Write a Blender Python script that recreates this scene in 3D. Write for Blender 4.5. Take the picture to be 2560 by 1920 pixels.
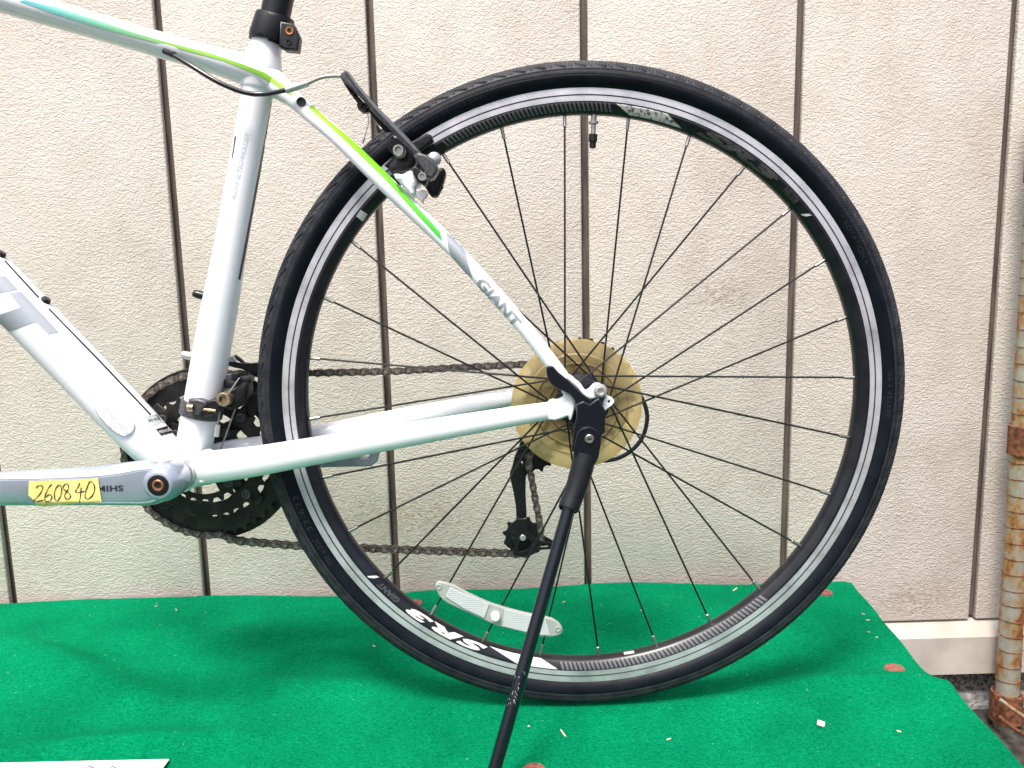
import bpy, bmesh, math, random
import numpy as np
from mathutils import Vector, Matrix
from mathutils.bvhtree import BVHTree
R = math.radians
random.seed(7)
S = bpy.context.scene
COL = S.collection
for o in list(bpy.data.objects):
    bpy.data.objects.remove(o)

# ------------------------------------------------------------------ camera
CAM = Vector((-.0855, -.8171, .4876))
PITCH, ROLL, YAW, LEAN = R(8.8), R(-1.29), R(.75), R(-1.2)
FPX = 1967.0                                   # focal length in pixels of a 2560 wide picture
FW = Vector((math.sin(YAW)*math.cos(PITCH), math.cos(YAW)*math.cos(PITCH), -math.sin(PITCH)))
_r0 = Vector((math.cos(YAW), -math.sin(YAW), 0)); _u0 = _r0.cross(FW)
RT = _r0*math.cos(ROLL) + _u0*math.sin(ROLL)
UP = _u0*math.cos(ROLL) - _r0*math.sin(ROLL)
cd = bpy.data.cameras.new('camera'); cam = bpy.data.objects.new('camera', cd); COL.objects.link(cam)
cam.matrix_world = Matrix(((RT.x, UP.x, -FW.x, CAM.x), (RT.y, UP.y, -FW.y, CAM.y), (RT.z, UP.z, -FW.z, CAM.z), (0, 0, 0, 1)))
cd.sensor_width = 36; cd.lens = 36*FPX/2560; cd.clip_start = .01; cd.clip_end = 200
S.camera = cam
S.render.resolution_x, S.render.resolution_y = 1024, 768

# ------------------------------------------------------------------ light
SUN_EL, SUN_AZ = 64, 203                       # azimuth: compass degrees from +Y clockwise
w = bpy.data.worlds.new('World'); S.world = w; w.use_nodes = True
wn = w.node_tree.nodes; bg = wn['Background']
sky = wn.new('ShaderNodeTexSky'); sky.sky_type = 'NISHITA'; sky.sun_disc = False
sky.sun_elevation = R(SUN_EL); sky.sun_rotation = R(SUN_AZ); sky.dust_density = 6; sky.air_density = .8; sky.ozone_density = .6
w.node_tree.links.new(sky.outputs[0], bg.inputs[0]); bg.inputs[1].default_value = .13
ld = bpy.data.lights.new('sun', 'SUN'); ld.energy = 2.6; ld.angle = R(14); ld.color = (1, .95, .89)
sun = bpy.data.objects.new('sun', ld); COL.objects.link(sun)
sdir = Vector((math.sin(R(SUN_AZ))*math.cos(R(SUN_EL)), math.cos(R(SUN_AZ))*math.cos(R(SUN_EL)), math.sin(R(SUN_EL))))
sun.rotation_euler = sdir.to_track_quat('Z', 'Y').to_euler(); sun.location = sdir*5
S.view_settings.view_transform = 'Standard'; S.view_settings.look = 'None'
S.view_settings.exposure = 0.84; S.view_settings.gamma = 1; S.view_settings.use_curve_mapping = False

# ------------------------------------------------------------------ measuring helpers
def ray(px, py):
    return (FW + RT*((px-1280)/FPX) - UP*((py-960)/FPX))
LB = Matrix.Rotation(-LEAN, 3, 'X')
CAMB = LB @ CAM
def W(px, py, y):                              # world point seen at a photo pixel, at depth plane y
    d = ray(px, py); return CAM + d*((y-CAM.y)/d.y)
def WT(px, py, z=0.0):                         # world point on a horizontal plane
    d = ray(px, py); return CAM + d*((z-CAM.z)/d.z)
def B(px, py, y):                              # the same in the bicycle's own (slightly leaning) frame
    d = LB @ ray(px, py); return CAMB + d*((y-CAMB.y)/d.y)
def pxm(px, py, y):
    p = B(px, py, y) - CAMB
    return FPX/(p.dot(LB @ FW))

# ------------------------------------------------------------------ object helpers
def tag(o, label=None, cat=None, group=None, kind=None):
    if label: o['label'] = label
    if cat: o['category'] = cat
    if group: o['group'] = group
    if kind: o['kind'] = kind
    return o
def empty(name, parent=None, loc=(0, 0, 0)):
    o = bpy.data.objects.new(name, None); COL.objects.link(o); o.location = loc; o.empty_display_size = .02
    if parent: o.parent = parent
    return o
def link(name, me, mat, parent=None, smooth=True, auto=None):
    o = bpy.data.objects.new(name, me); COL.objects.link(o)
    if mat is not None:
        for m in (mat if isinstance(mat, (list, tuple)) else [mat]): me.materials.append(m)
    if parent: o.parent = parent
    if smooth:
        me.polygons.foreach_set('use_smooth', [True]*len(me.polygons))
        try: me.set_sharp_from_angle(angle=R(auto if auto else 40))
        except Exception: pass
    return o
def mesh(name, V, F):
    me = bpy.data.meshes.new(name); me.from_pydata([tuple(v) for v in V], [], F); me.update(); return me
def catmull(P, n=8, closed=False):
    P = [np.array(p, float) for p in P]; out = []; N = len(P)
    for i in range(N if closed else N-1):
        if closed: a, b, c, d = P[i-1], P[i], P[(i+1) % N], P[(i+2) % N]
        else: a, b, c, d = P[max(i-1, 0)], P[i], P[i+1], P[min(i+2, N-1)]
        for k in range(n):
            t = k/n
            out.append(.5*((2*b)+(c-a)*t+(2*a-5*b+4*c-d)*t*t+(3*b-a-3*c+d)*t**3))
    if not closed: out.append(P[-1])
    return out
def sweep(path, rad, n=32, ref=(0, 1, 0), cap=True):
    """tube along 3-D points; rad: (in-plane radius, sideways radius) per point"""
    V, F = [], []; ref = Vector(ref); P = [Vector(p) for p in path]
    for i, p in enumerate(P):
        t = (P[min(i+1, len(P)-1)]-P[max(i-1, 0)]).normalized()
        a = t.cross(ref)
        if a.length < 1e-4: a = t.cross(Vector((0, 0, 1)))
        a.normalize(); b = a.cross(t).normalized()
        ra, rb = rad[i] if isinstance(rad[i], (tuple, list)) else (rad[i], rad[i])
        for k in range(n):
            q = 2*math.pi*k/n
            V.append(p + a*(ra*math.cos(q)) + b*(rb*math.sin(q)))
    m = len(P)
    for i in range(m-1):
        for k in range(n):
            F.append((i*n+k, i*n+(k+1) % n, (i+1)*n+(k+1) % n, (i+1)*n+k))
    if cap:
        F.append(tuple(range(n))[::-1]); F.append(tuple(range((m-1)*n, m*n)))
    return V, F
def tube(name, pts, mat, parent, n=40, aspect=1.0, sub=6, auto=50):
    """pts: (px, py, y, width in px) measured on the photograph"""
    rows = []
    for px, py, y, wd in pts:
        b = B(px, py, y); rows.append((b.x, b.y, b.z, .5*wd/pxm(px, py, y)))
    rows = catmull(rows, sub)
    V, F = sweep([r[:3] for r in rows], [(r[3], r[3]*aspect) for r in rows], n)
    return link(name, mesh(name, V, F), mat, parent, auto=auto)
def rod(name, pts, r, mat, parent, n=12, sub=6):
    rows = catmull([tuple(p) for p in pts], sub)
    V, F = sweep(rows, [r]*len(rows), n)
    return link(name, mesh(name, V, F), mat, parent)
def lathe_data(prof, c=(0, 0), n=64, closed=False, axis='Y'):
    V, F, M = [], [], []; m = len(prof)
    for k in range(n):
        a = 2*math.pi*k/n
        for r, y in prof: V.append((c[0]+r*math.cos(a), y, c[1]+r*math.sin(a)))
    for k in range(n):
        k2 = (k+1) % n
        for i in range(m if closed else m-1):
            j = (i+1) % m
            F.append((k*m+i, k*m+j, k2*m+j, k2*m+i)); M.append(i)
    return V, F, M
def lathe(name, prof, c, mat, parent, n=64, closed=False, segmat=None, auto=35):
    V, F, M = lathe_data(prof, c, n, closed)
    me = mesh(name, V, F)
    bm = bmesh.new(); bm.from_mesh(me); bmesh.ops.remove_doubles(bm, verts=bm.verts, dist=1e-6)
    bmesh.ops.recalc_face_normals(bm, faces=bm.faces)
    if segmat is not None:
        pass
    bm.to_mesh(me); bm.free()
    o = link(name, me, mat, parent, auto=auto)
    if segmat is not None:
        me.polygons.foreach_set('material_index', [segmat[i] for i in M][:len(me.polygons)])
    return o
def curve_mesh(loops, extrude=0, bevel=0, res=2):
    cu = bpy.data.curves.new('outline', 'CURVE'); cu.dimensions = '2D'; cu.fill_mode = 'BOTH'
    cu.extrude = extrude; cu.bevel_depth = bevel; cu.bevel_resolution = res; cu.resolution_u = 1; cu.offset = -bevel*.9
    for L in loops:
        sp = cu.splines.new('POLY'); sp.points.add(len(L)-1)
        for p, q in zip(sp.points, L): p.co = (q[0], q[1], 0, 1)
        sp.use_cyclic_u = True
    ob = bpy.data.objects.new('outline', cu); COL.objects.link(ob)
    dg = bpy.context.evaluated_depsgraph_get()
    me = bpy.data.meshes.new_from_object(ob.evaluated_get(dg))
    bpy.data.objects.remove(ob); bpy.data.curves.remove(cu)
    return me
def plate_xz(name, loops, y0, y1, mat, parent, bevel=.0008, auto=30):
    """solid plate standing in the xz plane from y0 (front) to y1 (back)"""
    h = (y1-y0)/2; bevel = min(bevel, h*.95)
    def shrink(L): return L
    me = curve_mesh([shrink(L) for L in loops], max(h-bevel, 0), bevel)
    n = len(me.vertices); co = np.empty(n*3); me.vertices.foreach_get('co', co); co = co.reshape(-1, 3)
    out = np.stack([co[:, 0], (y0+y1)/2-co[:, 2], co[:, 1]], 1); me.vertices.foreach_set('co', out.ravel()); me.update()
    return link(name, me, mat, parent, auto=auto)
def plate(name, px_loops, y0, y1, mat, parent, bevel=.0008, smooth=0, auto=30):
    loops = []
    for i, L in enumerate(px_loops):
        P = [B(px, py, y0) for px, py in L]; P = [(p.x, p.z) for p in P]
        if smooth: P = [tuple(q) for q in catmull(P, smooth, True)]
        loops.append(P)
    return plate_xz(name, loops, y0, y1, mat, parent, bevel, auto)
def crop(L, ox, oy, s):
    return [(ox+x/s, oy+y/s) for x, y in L]
def text_mesh(body, bold=0.0, shear=0.0, spacing=1.0):
    cu = bpy.data.curves.new('lettering', 'FONT'); cu.body = body; cu.size = 1; cu.offset = bold; cu.shear = shear
    cu.space_character = spacing; cu.resolution_u = 3
    ob = bpy.data.objects.new('lettering', cu); COL.objects.link(ob)
    dg = bpy.context.evaluated_depsgraph_get()
    me = bpy.data.meshes.new_from_object(ob.evaluated_get(dg))
    bpy.data.objects.remove(ob); bpy.data.curves.remove(cu)
    return me
_bvh = {}
def bvh_of(o):
    if o.name not in _bvh:
        me = o.data
        _bvh[o.name] = BVHTree.FromPolygons([v.co.copy() for v in me.vertices], [tuple(p.vertices) for p in me.polygons])
    return _bvh[o.name]
def lay(name, me, fmap, target, mat, off=.0004, maxlen=7.0, parent=None, solid=0):
    """lay a flat drawing (mesh in its own 2-D units) on a surface of the bicycle; fmap turns it into photo pixels"""
    bm = bmesh.new(); bm.from_mesh(me)
    for v in bm.verts:
        q = fmap(v.co.x, v.co.y); v.co = (q[0], q[1], 0)
    bmesh.ops.triangulate(bm, faces=bm.faces)
    for _ in range(5):
        E = [e for e in bm.edges if e.calc_length() > maxlen]
        if not E: break
        bmesh.ops.subdivide_edges(bm, edges=E, cuts=1)
        bmesh.ops.triangulate(bm, faces=bm.faces)
    T = bvh_of(target); bad = []
    nrm = {}
    for v in bm.verts:
        d = (LB @ ray(v.co.x, v.co.y)).normalized()
        h = T.ray_cast(CAMB, d)
        if h[0] is None:
            bad.append(v); v.co = CAMB + d*.8; h = T.find_nearest(v.co)
            v.co = h[0]+h[1]*off; continue
        nn = h[1] if h[1].dot(d) < 0 else -h[1]
        v.co = h[0] + nn*off
    bmesh.ops.recalc_face_normals(bm, faces=bm.faces)
    for f in bm.faces:
        f.smooth = True
    m2 = bpy.data.meshes.new(name); bm.to_mesh(m2); bm.free()
    o = link(name, m2, mat, parent or target, smooth=False)
    if solid: pass
    return o
def decal(name, px_poly, target, mat, smooth=0, **k):
    L = [tuple(q) for q in catmull(px_poly, smooth, True)] if smooth else px_poly
    return lay(name, curve_mesh([L]), lambda x, y: (x, y), target, mat, **k)
def lettering(name, body, origin, ex, ey, target, mat, bold=.0, shear=0, spacing=1.0, **k):
    """origin: pixel of the text box's lower left, ex / ey: pixel vectors along the line and up the letters"""
    me = text_mesh(body, bold, shear, spacing)
    xs = [v.co.x for v in me.vertices]; ys = [v.co.y for v in me.vertices]
    x0, x1, y0, y1 = min(xs), max(xs), min(ys), max(ys)
    def f(x, y):
        a = (x-x0)/(x1-x0); b = (y-y0)/(y1-y0)
        return (origin[0]+ex[0]*a+ey[0]*b, origin[1]+ex[1]*a+ey[1]*b)
    return lay(name, me, f, target, mat, **k)
def strokes(name, lines, wpx, target, mat, off=.0009, parent=None):
    V, F = [], []
    for L in lines:
        P = catmull([np.array(p, float) for p in L], 6)
        b = len(V)
        for i, p in enumerate(P):
            t = P[min(i+1, len(P)-1)]-P[max(i-1, 0)]; t = t/(np.linalg.norm(t)+1e-9); nn = np.array([-t[1], t[0]])
            ww = wpx*(.75+.25*math.sin(i*.55))
            V += [(*(p+nn*ww/2), 0), (*(p-nn*ww/2), 0)]
        for i in range(len(P)-1): F.append((b+2*i, b+2*i+1, b+2*i+3, b+2*i+2))
    return lay(name, mesh(name, V, F), lambda x, y: (x, y), target, mat, off=off, maxlen=20, parent=parent)

# ------------------------------------------------------------------ materials
def mat(name, col=(.5, .5, .5), rough=.5, metal=0.0, coat=0.0, spec=.5):
    m = bpy.data.materials.new(name); m.use_nodes = True
    b = m.node_tree.nodes['Principled BSDF']
    b.inputs['Base Color'].default_value = (*col, 1); b.inputs['Roughness'].default_value = rough
    b.inputs['Metallic'].default_value = metal; b.inputs['Coat Weight'].default_value = coat
    b.inputs['Coat Roughness'].default_value = .08; b.inputs['Specular IOR Level'].default_value = spec
    return m
def NN(m, t, **k):
    n = m.node_tree.nodes.new(t)
    for a, v in k.items():
        if hasattr(n, a): setattr(n, a, v)
        else: n.inputs[a].default_value = v
    return n
def LK(m, a, b): m.node_tree.links.new(a, b)
def pb(m): return m.node_tree.nodes['Principled BSDF']
def coords(m, scale=(1, 1, 1), rot=(0, 0, 0), loc=(0, 0, 0)):
    t = NN(m, 'ShaderNodeTexCoord'); mp = NN(m, 'ShaderNodeMapping')
    mp.inputs['Scale'].default_value = scale; mp.inputs['Rotation'].default_value = rot; mp.inputs['Location'].default_value = loc
    LK(m, t.outputs['Object'], mp.inputs[0]); return mp.outputs[0]
def noise(m, vec, scale, detail=3, rough=.5, dist=0):
    n = NN(m, 'ShaderNodeTexNoise'); n.inputs['Scale'].default_value = scale; n.inputs['Detail'].default_value = detail
    n.inputs['Roughness'].default_value = rough; n.inputs['Distortion'].default_value = dist
    LK(m, vec, n.inputs['Vector']); return n.outputs[0]
def ramp(m, fac, stops, interp='LINEAR'):
    r = NN(m, 'ShaderNodeValToRGB'); r.color_ramp.interpolation = interp
    e = r.color_ramp.elements
    while len(e) < len(stops): e.new(.5)
    for el, (p, c) in zip(e, stops):
        el.position = p; el.color = (*c, 1) if len(c) == 3 else c
    LK(m, fac, r.inputs[0]); return r.outputs[0]
def bump(m, h, strength=.3, dist=.001):
    b = NN(m, 'ShaderNodeBump'); b.inputs['Strength'].default_value = strength; b.inputs['Distance'].default_value = dist
    LK(m, h, b.inputs['Height']); LK(m, b.outputs[0], pb(m).inputs['Normal']); return b
def vary(m, c0, c1, scale=40, detail=4, lo=.35, hi=.65, vscale=(1, 1, 1)):
    LK(m, ramp(m, noise(m, coords(m, vscale), scale, detail), [(lo, c0), (hi, c1)]), pb(m).inputs['Base Color'])
def rvary(m, a, b, scale=60, vscale=(1, 1, 1)):
    LK(m, ramp(m, noise(m, coords(m, vscale), scale, 4), [(.3, (a,)*3), (.7, (b,)*3)]), pb(m).inputs['Roughness'])

M = {}
M['white'] = mat('white_frame_paint', (.82, .845, .895), .26, 0, .35); vary(M['white'], (.795, .82, .875), (.84, .865, .91), 14)
M['silverink'] = mat('silver_decal', (.33, .365, .41), .36, .25)
M['paleink'] = mat('pale_grey_decal', (.50, .55, .63), .4, .1)
M['blackline'] = mat('black_pinstripe', (.012, .011, .02), .35)
M['black'] = mat('black_anodised', (.006, .007, .010), .38, 0, .1, .4); rvary(M['black'], .3, .5, 90)
M['blackpl'] = mat('black_plastic', (.007, .0078, .0095), .5, 0, 0, .3); rvary(M['blackpl'], .4, .6, 80)
M['blackgloss'] = mat('black_gloss_paint', (.004, .006, .011), .22, 0, .3, .4)
M['greyalloy'] = mat('grey_forged_alloy', (.07, .073, .08), .4, .4); vary(M['greyalloy'], (.045, .047, .053), (.10, .103, .11), 420, 5)
M['steel'] = mat('bright_steel', (.58, .58, .58), .32, .65)
M['cable'] = mat('grey_inner_cable', (.34, .33, .32), .42, .4)
M['housing'] = mat('black_cable_housing', (.012, .012, .014), .28, 0, .3)
M['crank'] = mat('silver_crank_paint', (.40, .45, .54), .26, .4, .4); vary(M['crank'], (.36, .41, .50), (.44, .49, .58), 25)
M['copper'] = mat('copper_rust', (.35, .15, .06), .45, .6)
M['brass'] = mat('tarnished_brass', (.42, .34, .2), .4, .8); vary(M['brass'], (.5, .42, .28), (.2, .13, .08), 300)
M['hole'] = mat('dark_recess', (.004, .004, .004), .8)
M['spoke'] = mat('black_spoke', (.012, .012, .014), .32, .3)
M['nipple'] = mat('nickel_nipple', (.42, .41, .39), .32, .9)
m = M['rubber'] = mat('tyre_rubber', (.012, .013, .018), .5, 0, 0, .16)
vary(m, (.002, .0035, .007), (.005, .0075, .0125), 45, 5); rvary(m, .36, .55, 55)
bump(m, noise(m, coords(m), 1500, 3), .12, .0004)
m = M['tread'] = mat('tyre_tread_rubber', (.03, .03, .033), .5, 0, 0, .22); vary(m, (.016, .018, .024), (.036, .039, .046), 70, 6); bump(m, noise(m, coords(m), 1800, 3), .2, .0004)
m = M['rimblack'] = mat('black_rim', (.005, .006, .009), .34, 0, .1, .4); vary(m, (.004, .005, .0085), (.011, .012, .016), 60, 5)
# brushed brake track: fine streaks that follow the rim
m = M['track'] = mat('machined_brake_track', (.55, .56, .6), .42, .45)
tc = NN(m, 'ShaderNodeTexCoord'); sub = NN(m, 'ShaderNodeVectorMath', operation='SUBTRACT'); sub.inputs[1].default_value = (0, 0, .343)
LK(m, tc.outputs['Object'], sub.inputs[0]); mul = NN(m, 'ShaderNodeVectorMath', operation='MULTIPLY'); mul.inputs[1].default_value = (1, 0, 1); LK(m, sub.outputs[0], mul.inputs[0])
ln = NN(m, 'ShaderNodeVectorMath', operation='LENGTH'); LK(m, mul.outputs[0], ln.inputs[0])
cb = NN(m, 'ShaderNodeCombineXYZ'); LK(m, ln.outputs['Value'], cb.inputs[0])
st = noise(m, cb.outputs[0], 1600, 4, .7); blot = noise(m, tc.outputs['Object'], 35, 5, .6)
mx = NN(m, 'ShaderNodeMix', data_type='FLOAT'); mx.inputs[0].default_value = .45; LK(m, st, mx.inputs[2]); LK(m, blot, mx.inputs[3])
LK(m, ramp(m, mx.outputs[0], [(.32, (.18, .18, .20)), (.5, (.52, .525, .56)), (.66, (.68, .69, .74))]), pb(m).inputs['Base Color'])
bump(m, st, .25, .0003)
M['rimline'] = mat('dark_wear_line', (.02, .02, .035), .5)
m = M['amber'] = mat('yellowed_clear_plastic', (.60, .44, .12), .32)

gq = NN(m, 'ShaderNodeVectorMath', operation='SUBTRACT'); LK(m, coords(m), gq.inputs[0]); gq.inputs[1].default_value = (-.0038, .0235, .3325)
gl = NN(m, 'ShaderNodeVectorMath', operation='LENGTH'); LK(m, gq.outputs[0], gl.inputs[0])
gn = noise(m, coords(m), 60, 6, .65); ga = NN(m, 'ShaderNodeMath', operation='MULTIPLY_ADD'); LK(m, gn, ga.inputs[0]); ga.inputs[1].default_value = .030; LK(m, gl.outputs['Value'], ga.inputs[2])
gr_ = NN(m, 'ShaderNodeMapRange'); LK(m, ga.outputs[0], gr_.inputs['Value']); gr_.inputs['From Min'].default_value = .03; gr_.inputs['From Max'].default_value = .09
gc = ramp(m, gr_.outputs[0], [(.05, (.20, .15, .07)), (.35, (.42, .33, .15)), (.58, (.62, .50, .23)), (.8, (.80, .68, .38)), (1, (.74, .58, .24))])  # darker middle: the dark of cogs showing through is put into the colour
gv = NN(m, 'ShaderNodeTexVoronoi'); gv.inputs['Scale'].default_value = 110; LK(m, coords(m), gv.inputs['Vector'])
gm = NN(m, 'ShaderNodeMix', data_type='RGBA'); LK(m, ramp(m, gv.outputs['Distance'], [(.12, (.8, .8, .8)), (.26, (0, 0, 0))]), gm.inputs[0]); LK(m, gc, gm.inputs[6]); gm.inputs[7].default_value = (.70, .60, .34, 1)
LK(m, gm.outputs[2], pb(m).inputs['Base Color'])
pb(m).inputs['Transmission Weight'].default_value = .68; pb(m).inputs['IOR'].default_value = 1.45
m = M['reflector'] = mat('clear_ribbed_plastic', (.50, .53, .51), .22); pb(m).inputs['Transmission Weight'].default_value = .35
M['lens'] = mat('prismatic_lens', (.72, .74, .75), .2)
m = M['lens']
vz = NN(m, 'ShaderNodeTexVoronoi'); vz.inputs['Scale'].default_value = 460; vz.inputs['Randomness'].default_value = .12; LK(m, coords(m), vz.inputs['Vector']); bump(m, vz.outputs['Distance'], .7, .001)
LK(m, ramp(m, vz.outputs['Distance'], [(.0, (.34, .37, .40)), (.6, (.52, .55, .57))]), pb(m).inputs['Base Color'])
M['whitepl'] = mat('white_plastic', (.8, .8, .79), .4)
m = M['chain'] = mat('oily_chain_steel', (.08, .07, .065), .42, .6); vary(m, (.045, .038, .033), (.22, .19, .17), 300, 4)
M['pin'] = mat('chain_pin', (.20, .18, .16), .5, .15)
M['chaindark'] = mat('grimy_chain_roller', (.018, .016, .015), .5, .3)
m = M['ring'] = mat('worn_black_chainring', (.01, .01, .011), .4, .2, 0, .5); vary(m, (.006, .0065, .0075), (.042, .038, .034), 55, 6, .48, .8)
m = M['tape'] = mat('yellow_paper_tape', (.80, .66, .16), .7); vary(m, (.72, .60, .16), (.84, .74, .28), 60, 4)
M['ink'] = mat('marker_ink', (.035, .012, .04), .5)
M['darkink'] = mat('dark_print', (.02, .024, .035), .45)
M['whiteink'] = mat('white_print', (.6, .59, .585), .5)
M['greyink'] = mat('grey_print', (.10, .10, .11), .4)
M['dimink'] = mat('dim_grey_print', (.07, .065, .068), .4)
m = M['hatch'] = mat('grey_hatch_print', (.12, .125, .14), .4)
m = M['worn'] = mat('worn_white_print', (.5, .49, .46), .5); vary(m, (.08, .08, .085), (.62, .61, .58), 260, 6, .36, .5)
# stripe that runs from teal to leaf green along the bicycle
m = M['stripe'] = mat('teal_to_green_stripe', (.2, .6, .2), .45, 0, 0, .25)
sx = NN(m, 'ShaderNodeSeparateXYZ'); LK(m, coords(m), sx.inputs[0])
mr = NN(m, 'ShaderNodeMapRange'); mr.inputs['From Min'].default_value = -.66; mr.inputs['From Max'].default_value = -.12; LK(m, sx.outputs['X'], mr.inputs['Value'])
LK(m, ramp(m, mr.outputs[0], [(0, (.07, .36, .52)), (.22, (.10, .42, .50)), (.36, (.20, .52, .36)), (.5, (.25, .52, .08)), (.78, (.24, .55, .008)), (.9, (.12, .52, .025)), (1, (.01, .46, .09))]), pb(m).inputs['Base Color'])
m = M['panel'] = mat('embossed_cream_panel', (.62, .60, .55), .55, 0, 0, .35)
v1 = coords(m, (1, 1, 1.75))
def crease(sc, dist, wdt):
    n_ = noise(m, v1, sc, 1, .5, dist); q1 = NN(m, 'ShaderNodeMath', operation='SUBTRACT'); LK(m, n_, q1.inputs[0]); q1.inputs[1].default_value = .5
    q2 = NN(m, 'ShaderNodeMath', operation='ABSOLUTE'); LK(m, q1.outputs[0], q2.inputs[0])
    q3 = NN(m, 'ShaderNodeMapRange', interpolation_type='SMOOTHSTEP'); q3.inputs['From Min'].default_value = 0; q3.inputs['From Max'].default_value = wdt; LK(m, q2.outputs[0], q3.inputs['Value']); return q3.outputs[0]
k1, k2 = crease(95, .9, .15), crease(160, .5, .13)
ad = NN(m, 'ShaderNodeMath', operation='MULTIPLY_ADD'); LK(m, k2, ad.inputs[0]); ad.inputs[1].default_value = .6; LK(m, k1, ad.inputs[2])
bump(m, ad.outputs[0], .8, .00042)
big = noise(m, coords(m), 4.5, 4, .55); fine = noise(m, coords(m, (1, 1, .6)), 26, 5, .6)
mb = NN(m, 'ShaderNodeMix', data_type='FLOAT'); mb.inputs[0].default_value = .4; LK(m, big, mb.inputs[2]); LK(m, fine, mb.inputs[3])
pc0 = ramp(m, mb.outputs[0], [(.34, (.515, .46, .405)), (.5, (.595, .54, .485)), (.66, (.635, .585, .535))])
def stain_mask(cx, cz, rx, rz, lo):
    q = NN(m, 'ShaderNodeVectorMath', operation='SUBTRACT'); LK(m, coords(m), q.inputs[0]); q.inputs[1].default_value = (cx, WALL_Y, cz)
    q2 = NN(m, 'ShaderNodeVectorMath', operation='MULTIPLY'); LK(m, q.outputs[0], q2.inputs[0]); q2.inputs[1].default_value = (1/rx, 0, 1/rz)
    q3 = NN(m, 'ShaderNodeVectorMath', operation='LENGTH'); LK(m, q2.outputs[0], q3.inputs[0])
    q4 = NN(m, 'ShaderNodeMapRange'); LK(m, q3.outputs['Value'], q4.inputs['Value']); q4.inputs['From Min'].default_value = 1; q4.inputs['From Max'].default_value = .1
    q5 = NN(m, 'ShaderNodeMath', operation='MULTIPLY'); LK(m, q4.outputs[0], q5.inputs[0]); LK(m, ramp(m, noise(m, coords(m), 150, 4, .7), [(lo, (0, 0, 0)), (lo+.16, (1, 1, 1))]), q5.inputs[1]); return q5.outputs[0]
WALL_Y = .335
def tint(c_in, fac, col):
    q = NN(m, 'ShaderNodeMix', data_type='RGBA', blend_type='MULTIPLY'); LK(m, fac, q.inputs[0]); LK(m, c_in, q.inputs[6]); q.inputs[7].default_value = (*col, 1); return q.outputs[2]
_sp = W(1800, 735, WALL_Y); _s2 = W(1010, 1290, WALL_Y); _s3 = W(2290, 1500, WALL_Y)
pc1 = tint(pc0, stain_mask(_sp.x, _sp.z, .055, .04, .44), (.66, .62, .58))
pc2 = tint(pc1, stain_mask(_s2.x, _s2.z, .22, .06, .42), (.80, .75, .66))
pc3 = tint(pc2, stain_mask(_s3.x, _s3.z, .10, .05, .40), (.74, .70, .60))
LK(m, pc3, pb(m).inputs['Base Color'])
m = M['groove'] = mat('brown_joint_strip', (.12, .095, .08), .6); vary(m, (.055, .042, .035), (.14, .11, .095), 50, 5, vscale=(3, 1, .25))
m = M['flash'] = mat('cream_sheet_metal', (.55, .52, .45), .5); vary(m, (.38, .355, .31), (.50, .475, .42), 18, 6)
m = M['concrete'] = mat('grey_concrete', (.2, .2, .19), .9); vary(m, (.16, .16, .155), (.50, .50, .48), 70, 6); bump(m, noise(m, coords(m), 240, 4), .8, .004)
m = M['mortar'] = mat('pebbled_mortar', (.12, .11, .10), .95); vary(m, (.03, .03, .028), (.3, .27, .24), 220, 4); bump(m, noise(m, coords(m), 260, 3), 1, .005)
m = M['soil'] = mat('shade_dark_ground', (.02, .02, .018), .9); vary(m, (.006, .006, .006), (.06, .055, .045), 60, 6); bump(m, noise(m, coords(m), 120, 4), .8, .006)  # near-black colour carries the shade that lies on this ground
m = M['carpet'] = mat('green_felt_carpet', (.0, .30, .12), 1, 0, 0, .03)
f1 = noise(m, coords(m, (1, 1.6, 1)), 330, 5, .8, 1.2); f2 = noise(m, coords(m), 1500, 3, .7); f3 = noise(m, coords(m), 9, 4)
cm = ramp(m, f1, [(.30, (.0, .095, .042)), (.5, (.0, .325, .135)), (.70, (.015, .55, .26))])
c3 = ramp(m, f3, [(.3, (.70, .72, .74)), (.65, (1, 1, 1))])
mm = NN(m, 'ShaderNodeMix', data_type='RGBA', blend_type='MULTIPLY'); mm.inputs[0].default_value = 1; LK(m, cm, mm.inputs[6]); LK(m, c3, mm.inputs[7])
LK(m, mm.outputs[2], pb(m).inputs['Base Color'])
fa = NN(m, 'ShaderNodeMath', operation='ADD'); LK(m, f1, fa.inputs[0]); LK(m, f2, fa.inputs[1])
bump(m, fa.outputs[0], .9, .0030)
m = M['ply'] = mat('raw_plywood', (.5, .36, .2), .7); vary(m, (.4, .28, .15), (.58, .44, .27), 30, 5, vscale=(1, 1, 8))
m = M['rust'] = mat('rusted_steel', (.2, .07, .03), .8); vary(m, (.05, .018, .010), (.24, .085, .032), 130, 6); bump(m, noise(m, coords(m), 400, 4), .6, .001)
m = M['rustwasher'] = mat('rusted_washer', (.22, .07, .05), .75); vary(m, (.14, .045, .035), (.30, .11, .08), 200, 5)
m = M['pipe'] = mat('galvanised_pipe', (.4, .4, .36), .45, .35)
vr = noise(m, coords(m, (1, 1, .7)), 38, 6, .65)
LK(m, ramp(m, vr, [(.38, (.26, .09, .03)), (.46, (.38, .25, .11)), (.53, (.33, .33, .27)), (.72, (.44, .45, .40))]), pb(m).inputs['Base Color'])
M['paper'] = mat('white_card', (.82, .82, .84), .6)
M['blueink'] = mat('violet_blue_marker', (.06, .05, .38), .5)
m = M['chip'] = mat('pale_wood_chip', (.62, .52, .36), .8)
M['lint'] = mat('pale_lint', (.35, .55, .42), .8)

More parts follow.
